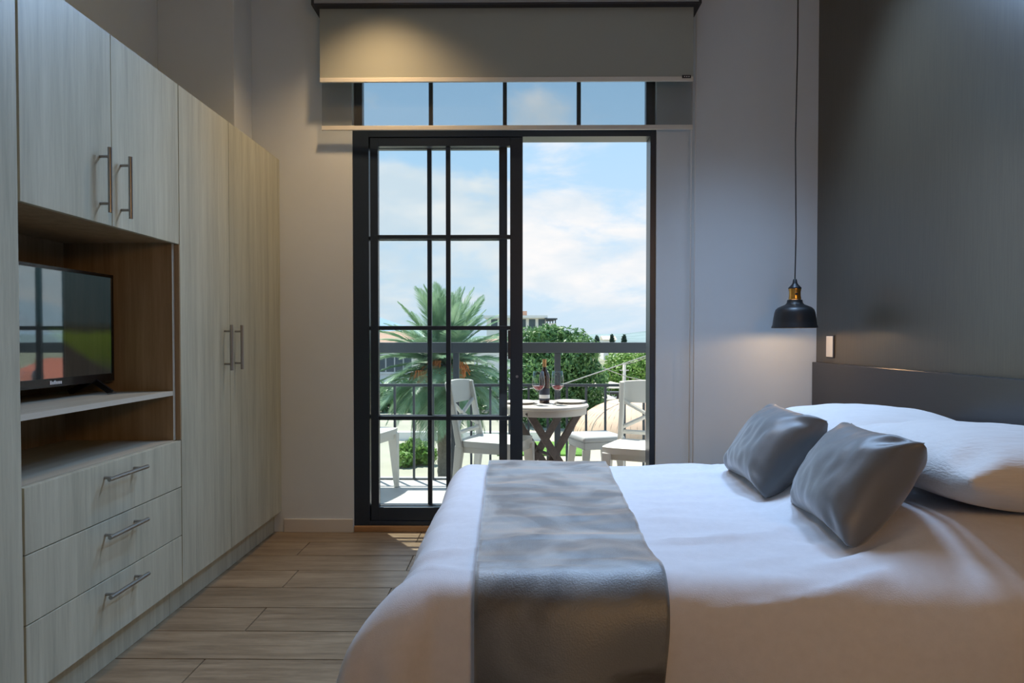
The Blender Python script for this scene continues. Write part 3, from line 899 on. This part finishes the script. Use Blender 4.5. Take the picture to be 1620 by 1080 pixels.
MB().tube([LP + Vector((0, 0, pz(282))), LP + Vector((0.004, 0, 0.5)), LP + Vector((-0.003, 0, 1.0)), LP + Vector((0.005, 0, 1.5)), top], 0.0034, 8).build('cord', M['lampblack'], pl, smooth=True)
MB().lathe([(0, -0.001), (0.05, -0.001), (0.052, -0.006), (0.045, -0.02), (0, -0.022)], (LP.x + 0.004, LP.y, CEIL), 24).build('ceiling_rose', M['lampblack'], pl, smooth=True, auto=50)
MB().lathe([(0, 0.030), (0.012, 0.034), (0.026, 0.052), (0.030, 0.072), (0.024, 0.095), (0.014, 0.115), (0.014, 0.148), (0, 0.148)], LP, 20).build('bulb', emit_mat('bulb_glow', (1.0, 0.72, 0.42), 4.0), pl, smooth=True)
add_light('pendant_bulb_light', 'POINT', LP + Vector((0, 0, 0.026)), 3.2, (1.0, 0.62, 0.30), shadow_soft_size=0.022)

sw = empty('light_switch', (XR, 3.81, 1.097))
tag(sw, 'white light switch on the dark wall above the headboard', 'light switch')
box('back_plate', M['dark_metal'], sw, XR - 0.006, XR - 0.0005, 3.768, 3.856, 1.034, 1.160, 0.002)
box('rocker', M['switch'], sw, XR - 0.011, XR - 0.006, 3.774, 3.850, 1.039, 1.155, 0.002)

exec_outdoor = True
# ------------------------------------------------------------------ balcony
RY = 5.5
ov = tag(box('balcony_floor', M['tile'], None, -3.2, 3.2, YF + WT, 5.62, -0.16, -0.004), kind='structure')
tag(box('balcony_roof', M['white_paint'], None, -3.2, 3.2, YF + WT, 4.52, 3.02, 3.20), kind='structure')
rl = empty('balcony_railing', (0, RY, 0))
tag(rl, 'slate grey metal balcony railing with broad handrail and thin balusters', 'railing')
def rx(u): return (u - 821) * RY / 1080
box('handrail', M['rail'], rl, -3.1, 3.1, RY - 0.03, RY + 0.04, zb(558, RY), zb(541.5, RY), 0.004)
box('middle_rail', M['rail'], rl, -3.1, 3.1, RY - 0.012, RY + 0.012, zb(611.5, RY), zb(607, RY), 0.002)
box('bottom_rail', M['rail'], rl, -3.1, 3.1, RY - 0.012, RY + 0.012, zb(760, RY), zb(757, RY), 0.002)
posts = [0.311 + 0.817 * k for k in range(-4, 4)]
for x in posts:
    box('post', M['rail'], rl, x - 0.024, x + 0.024, RY - 0.02, RY + 0.02, -0.004, zb(558, RY), 0.002)
x = rx(624) - 0.1545 * 13
while x < 3.0:
    if all(abs(x - p) > 0.03 for p in posts):
        box('baluster', M['rail'], rl, x - 0.009, x + 0.009, RY - 0.009, RY + 0.009, zb(757, RY), zb(611.5, RY))
    x += 0.1545

# ------------------------------------------------------------------ balcony furniture
def make_chair():
    """faces +x, origin under the seat centre"""
    t = empty('cross_back_chair', (0, 0, 0))
    m = M['resin']
    s = MB()
    # seat: slightly dished trapezoid slab with rounded nose
    n = 8
    vs = []; fs = []
    def so(i, j, z):
        u = -1 + 2*i/n; v = -1 + 2*j/n
        x_ = 0.215 * u; w = 0.205 + 0.018 * u
        e = 1 - 0.10 * (abs(v) ** 4) * (u > 0)
        return (x_ * e + 0.01, w * v * (1 - 0.06 * abs(u) ** 6), z - 0.012 * (1 - u*u) * (1 - v*v))
    for z in (0.455, 0.415):
        for i in range(n+1):
            for j in range(n+1): vs.append(so(i, j, z))
    K = (n+1)*(n+1)
    for i in range(n):
        for j in range(n):
            q_ = i*(n+1)+j
            fs.append((q_, q_+n+1, q_+n+2, q_+1)); fs.append((K+q_, K+q_+1, K+q_+n+2, K+q_+n+1))
    for i in range(n):
        for (a, b_) in ((i*(n+1), (i+1)*(n+1)), (i*(n+1)+n, (i+1)*(n+1)+n), (i, i+1), (n*(n+1)+i, n*(n+1)+i+1)):
            fs.append((a, b_, b_+K, a+K))
    s.add(vs, fs).build('seat', m, t, smooth=True, auto=50)
    a = MB()
    a.box(0.185, 0.205, -0.17, 0.17, 0.375, 0.415); a.box(-0.17, 0.19, 0.165, 0.185, 0.375, 0.415); a.box(-0.17, 0.19, -0.185, -0.165, 0.375, 0.415)
    a.build('apron', m, t, bevel=0.004)
    for sgn in (-1, 1):
        MB().bar((0.185, 0.178*sgn, 0.42), (0.205, 0.192*sgn, 0.0), 0.075, 0.060, (1,0,0), 0.034, 0.030).build('leg', m, t, bevel=0.006)
        MB().bar((-0.185, 0.178*sgn, 0.42), (-0.235, 0.188*sgn, 0.0), 0.060, 0.045, (1,0,0), 0.034, 0.030).build('leg', m, t, bevel=0.006)
        MB().bar((-0.183, 0.186*sgn, 0.41), (-0.262, 0.186*sgn, 0.84), 0.046, 0.034, (1,0,0), 0.034, 0.030).build('back_post', m, t, bevel=0.006)
    tr = MB(); nn = 8
    vs = []; fs = []
    for k in range(nn+1):
        v = -1 + 2*k/nn
        y = 0.212*v; cx = -0.247 - 0.030*(1 - v*v)
        up = 0.012*(1 - v*v)
        for (dx, z) in ((0.012, 0.70), (0.012 - 0.024, 0.845 + up), (-0.012 - 0.024, 0.845 + up), (-0.012, 0.70)):
            vs.append((cx + dx, y, z))
    for k in range(nn):
        o_ = 4*k
        for e in range(4): fs.append((o_+e, o_+(e+1) % 4, o_+4+(e+1) % 4, o_+4+e))
    fs += [(0,1,2,3), (4*nn+3, 4*nn+2, 4*nn+1, 4*nn)]
    tr.add(vs, fs).build('top_rail', m, t, smooth=True, auto=50, bevel=0.005)
    for sgn in (-1, 1):
        MB().tube([(-0.205, -0.175*sgn, 0.535), (-0.245, 0, 0.62), (-0.240, 0.175*sgn, 0.71)], 0.014, 8).build('cross_bar', m, t, smooth=True, auto=50)
    MB().tube([(-0.198, -0.18, 0.505), (-0.222, 0, 0.500), (-0.198, 0.18, 0.505)], 0.015, 8).build('lower_rail', m, t, smooth=True, auto=50)
    return t
ch = make_chair()
chairs = [((-0.165, 4.70), R(-19), 'white cross-back chair behind the sliding glass, left of the table'),
          ((0.80, 4.45), R(-112), 'white cross-back chair right of the round table, by the door jamb'),
          ((-1.19, 5.10), R(-15), 'white chair of which a seat corner shows at the far left of the balcony')]
for i, ((x, y), a, lab) in enumerate(chairs):
    o = ch if i == 0 else copy_tree(ch)
    o.location = (x, y, -0.004); o.rotation_euler = (0, 0, a)
    tag(o, lab, 'chair', 'white balcony chairs')

st = empty('stool', (0.575, 5.12, -0.004))
tag(st, 'low white stool with shade-grey seat behind the right balcony chair', 'stool')
c_ = Vector((0.575, 5.12, 0))
rm = Matrix.Rotation(R(18), 4, 'Z')
def SX(x, y, z): return c_ + rm @ Vector((x, y, z))
mb = MB().hexa([SX(-.17,-.17,.385), SX(.17,-.17,.385), SX(.17,.17,.385), SX(-.17,.17,.385), SX(-.165,-.165,.425), SX(.165,-.165,.425), SX(.165,.165,.425), SX(-.165,.165,.425)])
mb.build('seat', M['shaded_resin'], st, bevel=0.015, seg=3)
mb = MB().hexa([SX(-.155,-.155,.33), SX(.155,-.155,.33), SX(.155,.155,.33), SX(-.155,.155,.33), SX(-.16,-.16,.385), SX(.16,-.16,.385), SX(.16,.16,.385), SX(-.16,.16,.385)])
mb.build('apron', M['shaded_resin'], st, bevel=0.006)
for (sx, sy) in ((1,1),(1,-1),(-1,1),(-1,-1)):
    MB().bar(SX(.13*sx, .13*sy, .33), SX(.16*sx, .16*sy, 0.0), 0.06, 0.055, None, 0.036, 0.034).build('leg', M['resin'], st, bevel=0.006)

TC = Vector((0.19, 4.80, -0.004)); TH = 0.684
tb = empty('round_table', TC)
tag(tb, 'small round folding table with crossed brown legs on the balcony', 'table')
MB().lathe([(0, TH - 0.022), (0.292, TH - 0.022), (0.300, TH - 0.016), (0.300, TH - 0.006), (0.295, TH), (0, TH)], TC, 48).build('tabletop', M['tabletop'], tb, smooth=True, auto=40)
MB().lathe([(0.270, TH - 0.065), (0.285, TH - 0.065), (0.285, TH - 0.022), (0.270, TH - 0.022), (0.270, TH - 0.065)], TC, 40).build('apron', M['tabletop'], tb, smooth=True, auto=40)
rt = Matrix.Rotation(R(24), 4, 'Z')
def TT(x, y, z): return TC + rt @ Vector((x, y, z))
for (yy, s_) in ((-0.165, 1), (0.165, 1), (-0.12, -1), (0.12, -1)):
    MB().bar(TT(-0.215 * s_, yy, TH - 0.03), TT(0.215 * s_, yy, 0.012), 0.024, 0.05, rt @ Vector((0, 1, 0))).build('leg', M['tablewood'], tb, bevel=0.003)
for (x_, z_) in ((0.0, 0.335),):
    MB().tube([TT(x_, -0.18, z_), TT(x_, 0.18, z_)], 0.012, 10).build('crossbar', M['tablewood'], tb, smooth=True, auto=40)
for (x_, yy) in ((-0.2, 0.165), (0.2, 0.12)):
    MB().bar(TT(x_, -yy, 0.03), TT(x_, yy, 0.03), 0.022, 0.03).build('foot_bar', M['tablewood'], tb)

ZT = TC.z + TH
def plate(x, y, lab):
    o = MB().lathe([(0, 0.002), (0.075, 0.002), (0.085, 0.0), (0.095, 0.006), (0.125, 0.017), (0.126, 0.019), (0.092, 0.010), (0.07, 0.007), (0, 0.007)], (0,0,0), 36).build('plate', M['china'], None, smooth=True)
    o.location = (x, y, ZT); o.scale = (0.92,) * 3; tag(o, lab, 'plate', 'plates on the balcony table')
plate(0.362, 4.86, 'white plate at the right edge of the round table')
plate(0.015, 4.82, 'white plate on the left of the round table, half behind the door stile')

def wineglass(x, y, lab, first=[None]):
    if first[0] is None:
        t = empty('wine_glass', (0, 0, 0))
        outp = [(0, 0.0), (0.034, 0.0), (0.034, 0.002), (0.012, 0.006), (0.0045, 0.014), (0.004, 0.085), (0.008, 0.096), (0.026, 0.108), (0.041, 0.128), (0.0445, 0.150), (0.043, 0.180), (0.036, 0.235)]
        inp = [(0.0352, 0.235), (0.0420, 0.180), (0.0435, 0.150), (0.040, 0.129), (0.025, 0.110), (0.0, 0.101)]
        MB().lathe(outp + inp, (0,0,0), 28).build('glass_body', M['cglass'], t, smooth=True)
        MB().lathe([(0, 0.1025), (0.0245, 0.1115), (0.0392, 0.1295), (0.0405, 0.134), (0, 0.134)], (0,0,0), 28).build('wine', M['wine'], t, smooth=True, auto=40)
        first[0] = t
    else:
        t = copy_tree(first[0])
    t.location = (x, y, ZT); tag(t, lab, 'wine glass', 'wine glasses on the balcony table')
wineglass((852 - 821) * 4.70 / 1080, 4.70, 'wine glass left of the bottle, with a little red wine')
wineglass((882 - 821) * 4.72 / 1080, 4.72, 'wine glass right of the bottle, with a little red wine')
bt = empty('wine_bottle', ((861.5 - 821) * 4.86 / 1080, 4.86, ZT))
tag(bt, 'dark wine bottle with foil neck standing between two glasses', 'bottle')
bc = bt.location
MB().lathe([(0, 0.0), (0.034, 0.0), (0.037, 0.004), (0.037, 0.185), (0.034, 0.205), (0.022, 0.228), (0.0145, 0.245), (0.0135, 0.262)], bc, 28).build('bottle_body', M['bottle'], bt, smooth=True, auto=50)
MB().lathe([(0.0140, 0.258), (0.0142, 0.300), (0.0158, 0.302), (0.0158, 0.312), (0, 0.312)], bc, 24).build('neck_foil', M['foil'], bt, smooth=True, auto=50)
MB().lathe([(0.0374, 0.020), (0.0376, 0.021), (0.0376, 0.105), (0.0374, 0.106)], bc, 28).build('label', M['bottle_label'], bt, smooth=True)
MB().lathe([(0.0377, 0.035), (0.0378, 0.036), (0.0378, 0.06), (0.0377, 0.061)], bc, 28).build('label_band', M['bottle_white'], bt, smooth=True)

# ------------------------------------------------------------------ outdoors, beyond the balcony
GZ = -3.2
tag(box('ground', M['paving'], None, -60, 60, 6.2, 70, GZ - 0.2, GZ), kind='structure')
tag(box('far_ground', M['meadow'], None, -160, 160, 70.01, 420, GZ - 0.25, GZ - 0.02), kind='structure')
tag(box('lawn', M['grass'], None, -0.8, 2.6, 24.9, 28.0, GZ, GZ + 0.06), kind='structure')
tag(box('road', M['road'], None, -40, 40, 44, 52, GZ, GZ + 0.02), kind='structure')
lw = MB().box(-14, 1.2, 28.6, 28.9, GZ, GZ + 0.35).build('low_wall', M['white_paint']); tag(lw, 'low pale garden wall behind the lawn', 'wall')

# dome
dm = empty('garden_dome', P(1003, 0, 28.5).xy.to_3d() + Vector((0, 0, GZ)))
tag(dm, 'large peach coloured round dome on the ground beyond the railing', 'dome')
dc = dm.location
pr = [(2.52 * math.cos(a), 0.18 + 1.62 * math.sin(a)) for a in [PI/2 * k / 14 for k in range(15)]]
pr[-1] = (0, pr[-1][1])
MB().lathe(pr, dc, 56).build('dome_shell', M['dome'], dm, smooth=True)
rb = MB()
for k in range(56):
    a = 2 * PI * k / 56
    rb.tube([(dc.x + r * math.cos(a) * 1.004, dc.y + r * math.sin(a) * 1.004, dc.z + z + .004) for (r, z) in pr[:12:2]], 0.007, 4, cap=False)
tag(rb.build('ribs', M['dome'], dm), kind='stuff')
MB().lathe([(2.50, 0.0), (2.72, 0.0), (2.72, 0.16), (2.62, 0.20), (2.50, 0.20), (2.50, 0.0)], dc, 56).build('base_ring', M['white_paint'], dm, smooth=True, auto=40)

# palm
palm = empty('date_palm', P(703, 0, 20).xy.to_3d() + Vector((0, 0, GZ)))
tag(palm, 'tall date palm with orange fruit stalks seen through the glass door', 'palm tree')
PC = Vector((palm.location.x, 20, 0.25))
pts = []; rs = []
nseg = 26
for k in range(nseg + 1):
    z = GZ + (PC.z + 0.1 - GZ) * k / nseg
    pts.append((PC.x, PC.y, z)); rs.append(0.20 + 0.018 * (k % 2) + (0.10 * sst(0.75, 1.0, k / nseg)))
MB().tube(pts, rs, 14).build('trunk', M['palm_trunk'], palm, smooth=True)
def frond_mesh(seed, length, droop):
    rnd = random.Random(seed)
    vs = []; fs = []
    n = 34
    pt = []
    for k in range(n + 1):
        s_ = k / n
        pt.append(Vector((length * (s_ - 0.10 * s_ ** 3 * droop), 0.05 * math.sin(seed + 2 * s_) * s_, -droop * length * 0.42 * s_ ** 2.2)))
    mb = MB()
    mb.tube(pt, [0.022 * (1 - 0.85 * k / n) for k in range(n + 1)], 4, cap=False)
    for k in range(3, n + 1):
        p = pt[k]; t = (pt[k] - pt[k-1]).normalized()
        s_ = k / n
        L_ = length * 0.19 * (math.sin(PI * min(1, s_ * 0.92 + 0.10)) ** 0.6) + 0.08
        for sd in (-1, 1):
            for rep in (0, .5):
                d = (t * (0.75 + 0.5 * s_) + Vector((0, sd * 0.85, 0.22 - 0.25 * rnd.random()))).normalized()
                b_ = p - t * rep * length / n
                e = b_ + d * L_ * rnd.uniform(0.85, 1.1) + Vector((0, 0, -0.10 * L_))
                wv = t * 0.015
                mid = (b_ + e) / 2 + Vector((0, 0, 0.02))
                mb.add([b_ - wv * .6, b_ + wv * .6, mid + wv, e, mid - wv], [(0, 1, 2, 3, 4)])
    return mb
fmeshes = []
for k in range(6):
    o = frond_mesh(k, 2.4, [0.35, 0.55, 0.8, 1.0, 1.2, 0.25][k]).build('frond', M['palm_leaf'], None)
    fmeshes.append(o.data); bpy.data.objects.remove(o)
rnd = random.Random(3)
NF = 135
for k in range(NF):
    t_ = k / (NF - 1)
    el = R(84 - 128 * t_ ** 0.9) + R(rnd.uniform(-7, 7))
    az = k * 2.399963 + rnd.uniform(-.2, .2)
    md = fmeshes[5] if t_ < 0.2 else fmeshes[min(4, int(t_ * 3 + rnd.random() * 1.5))]
    o = bpy.data.objects.new('frond', md); COL.objects.link(o)
    o.parent = palm
    o.location = PC - palm.location + Vector((0, 0, 0.25 - 0.4 * t_))
    o.rotation_euler = Euler((rnd.uniform(-.25, .25), -el, az), 'XYZ')
    sc_ = rnd.uniform(0.85, 1.05) * (0.95 if t_ < .25 else 1.0)
    o.scale = (sc_,) * 3
for k in range(9):
    az = rnd.uniform(R(170), R(300))
    base = PC + Vector((0, 0, 0.15)); d = Vector((math.cos(az), math.sin(az), 0))
    mb = MB()
    e = base + d * rnd.uniform(0.7, 1.25) + Vector((0, 0, rnd.uniform(-0.45, 0.15)))
    mb.tube([base, (base + e) / 2 + Vector((0, 0, .2)), e], [.02, .016, .012], 5)
    for j in range(26):
        q1 = e + Vector((rnd.gauss(0, .07), rnd.gauss(0, .07), -0.02))
        q2 = q1 + d * rnd.uniform(0, .15) + Vector((rnd.gauss(0, .07), rnd.gauss(0, .07), -rnd.uniform(.12, .4)))
        mb.tube([q1, q2], [.012, .016], 4)
    mb.build('fruit_stalk', M['fruit'], palm)

def leafy(name, label, base, blobs, n, size, m, group=None, trunk_r=0.16, seed=1, trunk=True, upright=False):
    """tree or shrub: trunk plus a crown of leaf blades scattered over rounded lobes"""
    rnd = random.Random(seed)
    t = empty(name, base); tag(t, label, 'shrub' if 'shrub' in name else 'tree', group)
    base = Vector(base)
    if trunk:
        tp = Vector(blobs[0][0])
        tm_ = MB().tube([base, (base + tp) / 2 + Vector((.1, 0, 0)), tp], [trunk_r, trunk_r * .8, trunk_r * .5], 8)
        for (c, r) in blobs[1:4]:
            tm_.tube([(base + tp) / 2 + Vector((.1, 0, 0)), Vector(c)], [trunk_r * .5, trunk_r * .2], 6)
        tm_.build('trunk', M['bark'], t, smooth=True)
    vs = []; fs = []
    tot = sum(r[0] * r[2] for c, r in blobs)
    for (c, r) in blobs:
        c = Vector(c)
        for k in range(int(n * r[0] * r[2] / tot)):
            d = Vector((rnd.gauss(0, 1), rnd.gauss(0, 1), rnd.gauss(0, 1))).normalized()
            rr = rnd.uniform(0.62, 1.0) * (1 + 0.25 * noise.noise(d * 2.3 + c))
            p = c + Vector((d.x * r[0], d.y * r[1], d.z * r[2])) * rr
            a = (d + Vector((rnd.gauss(0, .8), rnd.gauss(0, .8), rnd.gauss(0, .8)))).normalized()
            u = a.orthogonal().normalized(); v = a.cross(u)
            th_ = rnd.uniform(0, 6.28)
            u, v = u * math.cos(th_) + v * math.sin(th_), v * math.cos(th_) - u * math.sin(th_)
            s = size * rnd.uniform(.6, 1.3)
            o_ = len(vs)
            vs += [p - u * s, p + v * s * .45, p + u * s, p - v * s * .45]
            fs.append((o_, o_ + 1, o_ + 2, o_ + 3))
    me = bpy.data.meshes.new('foliage')
    me.from_pydata([tuple(p - base) for p in vs], [], fs)
    me.materials.append(m)
    o = bpy.data.objects.new('foliage', me); COL.objects.link(o); o.parent = t
    o['kind'] = 'stuff'
    return t
def blobs_px(Y, items):
    out = []
    for (u, v, ru, rv) in items:
        k = Y / 1080
        out.append((P(u, v, Y + random.uniform(-.6, .6)), (ru * k, max(ru, rv) * k * .8, rv * k)))
    return out
leafy('broad_tree', 'large dense dark green tree right of the palm, behind the bottle', (P(880, 0, 34).x, 34, GZ),
      blobs_px(34, [(875, 590, 62, 70), (845, 545, 45, 30), (905, 560, 45, 38), (925, 610, 40, 50), (840, 620, 45, 55), (885, 650, 60, 45), (930, 655, 28, 35), (868, 530, 30, 18)]),
      26000, 0.115, M['leaf_mid'], 'garden trees', seed=4)
leafy('round_tree', 'light green leafy tree above the dome and chair at right', (P(1000, 0, 46).x, 46, GZ),
      blobs_px(46, [(1000, 590, 45, 34), (1035, 585, 45, 40), (968, 600, 28, 26), (985, 575, 30, 20), (1060, 600, 40, 40)]),
      14000, 0.125, M['leaf_light'], 'garden trees', seed=9)
leafy('round_tree', 'dark leafy tree low behind the palm at far left', (P(620, 0, 40).x, 40, GZ),
      blobs_px(40, [(640, 640, 40, 40), (600, 640, 40, 34), (760, 640, 50, 60), (700, 660, 60, 40)]),
      6000, 0.2, M['leaf_mid'], 'garden trees', seed=12)
leafy('flowering_shrub', 'pale green garden shrub below the palm fronds at left', (P(655, 0, 23).x, 23, GZ),
      blobs_px(23, [(655, 715, 26, 22), (640, 728, 16, 12), (676, 722, 16, 16)]), 2600, 0.09, M['leaf_light'], None, trunk_r=.04, seed=15)
for i, (u, v0, v1, w) in enumerate(((944, 529, 545, 4), (968, 527, 545, 3.0), (987, 528, 545, 3.5))):
    k = 120 / 1080
    leafy('cypress', ['dark cypress left of the far white house', 'thin dark cypress beside the far white house, middle of three', 'dark cypress at right of the far white house, last of three'][i],
          (P(u, 0, 120).x, 120, GZ), [(P(u, (v0 + v1) / 2 + 6, 120), (w * k * .8, w * k * .8, (v1 - v0) * k * .75))], 700, 0.35, M['leaf_dark'], 'far cypresses', seed=30 + i)

# parasols by the dome
for i, (u, v, Y, r) in enumerate(((966, 603, 41, 1.15), (952, 621, 36, 0.75))):
    p = P(u, v, Y)
    t = empty('garden_parasol', (p.x, Y, GZ)); tag(t, ['larger cream garden parasol beyond the railing, above the dome', 'smaller cream garden parasol just left of the dome top'][i], 'parasol', 'garden parasols')
    MB().lathe([(0, p.z - GZ), (r * .5, p.z - GZ - .13), (r, p.z - GZ - 0.30), (r, p.z - GZ - 0.36), (r * .5, p.z - GZ - .17), (0, p.z - GZ - .04)], (p.x, Y, GZ), 8).build('canopy', M['canopy'], t)
    MB().tube([(p.x, Y, GZ), (p.x, Y, p.z - .02)], .03, 8).build('pole', M['dark_metal'], t, smooth=True)
gt = empty('garden_table', (P(958, 0, 37.5).x, 37.5, GZ)); tag(gt, 'dark garden table under the parasols', 'table')
g0 = gt.location
MB().box(g0.x - .8, g0.x + .8, 37.1, 37.9, -1.95, -1.85).build('tabletop', M['dark_metal'], gt)
for sx in (-.7, .7):
    for sy in (-.3, .3):
        MB().tube([(g0.x + sx, 37.5 + sy, GZ), (g0.x + sx, 37.5 + sy, -1.95)], .05, 6).build('leg', M['dark_metal'], gt)

# utility pole and cables
up = empty('utility_pole', (P(987.5, 0, 33).x, 33, GZ)); tag(up, 'pale concrete utility pole behind the right chair', 'utility pole')
ptop = P(987.5, 574, 33)
MB().tube([(ptop.x, 33, GZ), ptop], [.10, .075], 10).build('pole_shaft', M['pole'], up, smooth=True)
MB().bar(ptop + Vector((-.22, 0, -.35)), ptop + Vector((.22, 0, -.35)), .05, .05).build('crossarm', M['pole'], up)
def cable(label, pts, r=0.012):
    q_ = [Vector(p) for p in pts]
    o = MB().tube(q_, r, 6).build('overhead_cable', M['cable'], None, smooth=True)
    tag(o, label, 'cable', 'overhead cables')
cable('overhead cable rising from the wine glasses to the right', [P(640, 585, 26), P(700, 603, 26.4), P(800, 620, 27), P(893, 607, 27.5), P(952, 587, 28), P(1030, 560, 29), P(1120, 520, 30)], .022)
cable('overhead cable dropping to the pole behind the right chair', [P(953, 581, 31.2), P(975, 590, 31.6), P(993, 596, 32.6), P(1060, 610, 34)], .018)
cable('overhead cable from the pole top to the right', [P(987, 577, 33), P(1005, 572, 31), P(1030, 563, 29), P(1090, 540, 26)], .016)

# far buildings
ab = empty('apartment_building', (P(820, 0, 92).x, 92, GZ)); tag(ab, 'white flat-roofed apartment block above the tree beside the door stile', 'building')
def bpx(u, v, Y): p = P(u, v, Y); return p.x, p.z
x0, z1 = bpx(770, 503, 92); x1, z0 = bpx(864, 530, 92)
MB().box(x0, x1, 92, 104, GZ, z1).build('wall', M['white_paint'], ab)
xa, za = bpx(880, 522, 92)
MB().box(x1, xa, 91.5, 103, GZ, za + .9).build('annexe', M['white_paint'], ab)
xs_, zs_ = bpx(866, 499, 92)
MB().box(x0 - .4, xs_, 91.2, 104.5, z1, zs_).build('roof_slab', M['white_paint'], ab)
MB().box(x1 - .2, xa + .1, 91.0, 103, bpx(0, 505.5, 92)[1], bpx(0, 503.5, 92)[1]).build('terrace_slab', M['rail'], ab)
for k in range(6):
    xx = x0 + 0.6 + k * (x1 - x0 - 1.0) / 5.5
    MB().box(xx, xx + .85, 91.92, 92.0, z1 - 1.55, z1 - .15).build('window', M['win'], ab)
for k in range(4):
    xx = x1 + .15 + k * (xa - x1 - .3) / 3
    MB().box(xx - .07, xx + .07, 91.3, 91.5, za + .9, bpx(0, 505.5, 92)[1]).build('column', M['rail'], ab)
MB().box(bpx(826, 0, 92)[0], bpx(834, 0, 92)[0], 94, 97, zs_, bpx(0, 491, 92)[1]).build('roof_tank', M['roof'], ab)

lh = empty('tiled_house', (P(600, 0, 52).x, 52, GZ)); tag(lh, 'white house with terracotta roof behind the palm at left', 'house', 'far houses')
hx0 = P(480, 0, 52).x; hx1 = P(640, 0, 52).x
ze = P(0, 548, 52).z; zr = P(0, 523, 52).z
MB().box(hx0, hx1, 52, 60, GZ, ze).build('wall', M['white_paint'], lh)
MB().add([(hx0 - .5, 51.3, ze), (hx1 + .8, 51.3, ze), (hx1 + .8, 60.7, ze), (hx0 - .5, 60.7, ze), (hx0 + 3, 56, zr), (hx1 - .8, 56, zr)],
         [(0,1,5,4), (1,2,5), (2,3,4,5), (3,0,4), (3,2,1,0)]).build('roof', M['roof'], lh)
for k in range(4):
    xx = P(603 + 14 * k, 0, 52).x
    wn = MB().box(xx - .28, xx + .28, 51.93, 52.0, P(0, 588, 52).z, P(0, 562, 52).z).build('window', M['win'], lh)
    MB().box(xx - .34, xx + .34, 51.88, 51.94, P(0, 591, 52).z, P(0, 588.5, 52).z).build('window_sill', M['white_paint'], wn)
rh = empty('tiled_house', (P(775, 0, 60).x, 60, GZ)); tag(rh, 'low house roof showing right of the palm crown', 'house', 'far houses')
a0 = P(750, 0, 60).x; a1 = P(815, 0, 60).x; e0 = P(0, 546, 60).z; e1 = P(0, 531, 60).z
MB().box(a0, a1, 60, 67, GZ, e0).build('wall', M['white_paint'], rh)
MB().add([(a0 - .4, 59.5, e0), (a1 + .4, 59.5, e0), (a1 + .4, 67.5, e0), (a0 - .4, 67.5, e0), (a0 + 1.2, 63.5, e1), (a1 - 1.2, 63.5, e1)],
         [(0,1,5,4), (1,2,5), (2,3,4,5), (3,0,4), (3,2,1,0)]).build('roof', M['roof'], rh)
kh = empty('tiled_house', (31, 53, GZ)); tag(kh, 'house with red roof at right, seen only as a reflection in the television', 'house', 'far houses')
MB().box(27.5, 35, 50, 57, GZ, -2.1).build('wall', M['white_paint'], kh)
MB().add([(27, 49.5, -2.1), (35.5, 49.5, -2.1), (35.5, 57.5, -2.1), (27, 57.5, -2.1), (28.5, 53.5, -0.5), (34, 53.5, -0.5)],
         [(0,1,5,4), (1,2,5), (2,3,4,5), (3,0,4), (3,2,1,0)]).build('roof', mat('red_roof', (0.55, 0.16, 0.09), 0.8, var=0.1, scale=4), kh)
fh = empty('white_house', (P(960, 0, 130).x, 130, GZ)); tag(fh, 'small far white house with gable between the cypresses', 'house', 'far houses')
a0 = P(955, 0, 130).x; a1 = P(974, 0, 130).x; e0 = P(0, 537, 130).z; e1 = P(0, 531, 130).z
MB().box(a0, a1, 130, 136, GZ, e0).build('wall', M['white_paint'], fh)
MB().add([(a0 - .2, 129.7, e0), (a1 + .2, 129.7, e0), (a1 + .2, 136, e0), (a0 - .2, 136, e0), (a0 - .2, 133, e1), (a1 + .2, 133, e1)],
         [(0,1,5,4), (1,2,5), (2,3,4,5), (3,0,4), (3,2,1,0)]).build('roof', M['canopy'], fh)

# hills
def ridge(name, m, Y, pts, depth):
    vs = []; fs = []
    n = 60
    us = [pts[0][0] + (pts[-1][0] - pts[0][0]) * k / n for k in range(n + 1)]
    def hv(u):
        for (a, b_) in zip(pts[:-1], pts[1:]):
            if a[0] <= u <= b_[0]:
                t = (u - a[0]) / (b_[0] - a[0]); return a[1] + (b_[1] - a[1]) * (t * t * (3 - 2 * t))
        return pts[-1][1]
    for u in us:
        top_ = P(u, hv(u) + 1.2 * noise.noise(Vector((u * .08, Y, 0))), Y)
        vs += [(top_.x, Y - depth * .5, GZ), (top_.x, Y - depth * .2, GZ + (top_.z - GZ) * .6), (top_.x, Y, top_.z), (top_.x, Y + depth * .5, GZ)]
    for k in range(n):
        for e in range(3): fs.append((4*k+e, 4*k+4+e, 4*k+5+e, 4*k+1+e))
    tag(MB().add(vs, fs).build(name, m, None, smooth=True), kind='structure')
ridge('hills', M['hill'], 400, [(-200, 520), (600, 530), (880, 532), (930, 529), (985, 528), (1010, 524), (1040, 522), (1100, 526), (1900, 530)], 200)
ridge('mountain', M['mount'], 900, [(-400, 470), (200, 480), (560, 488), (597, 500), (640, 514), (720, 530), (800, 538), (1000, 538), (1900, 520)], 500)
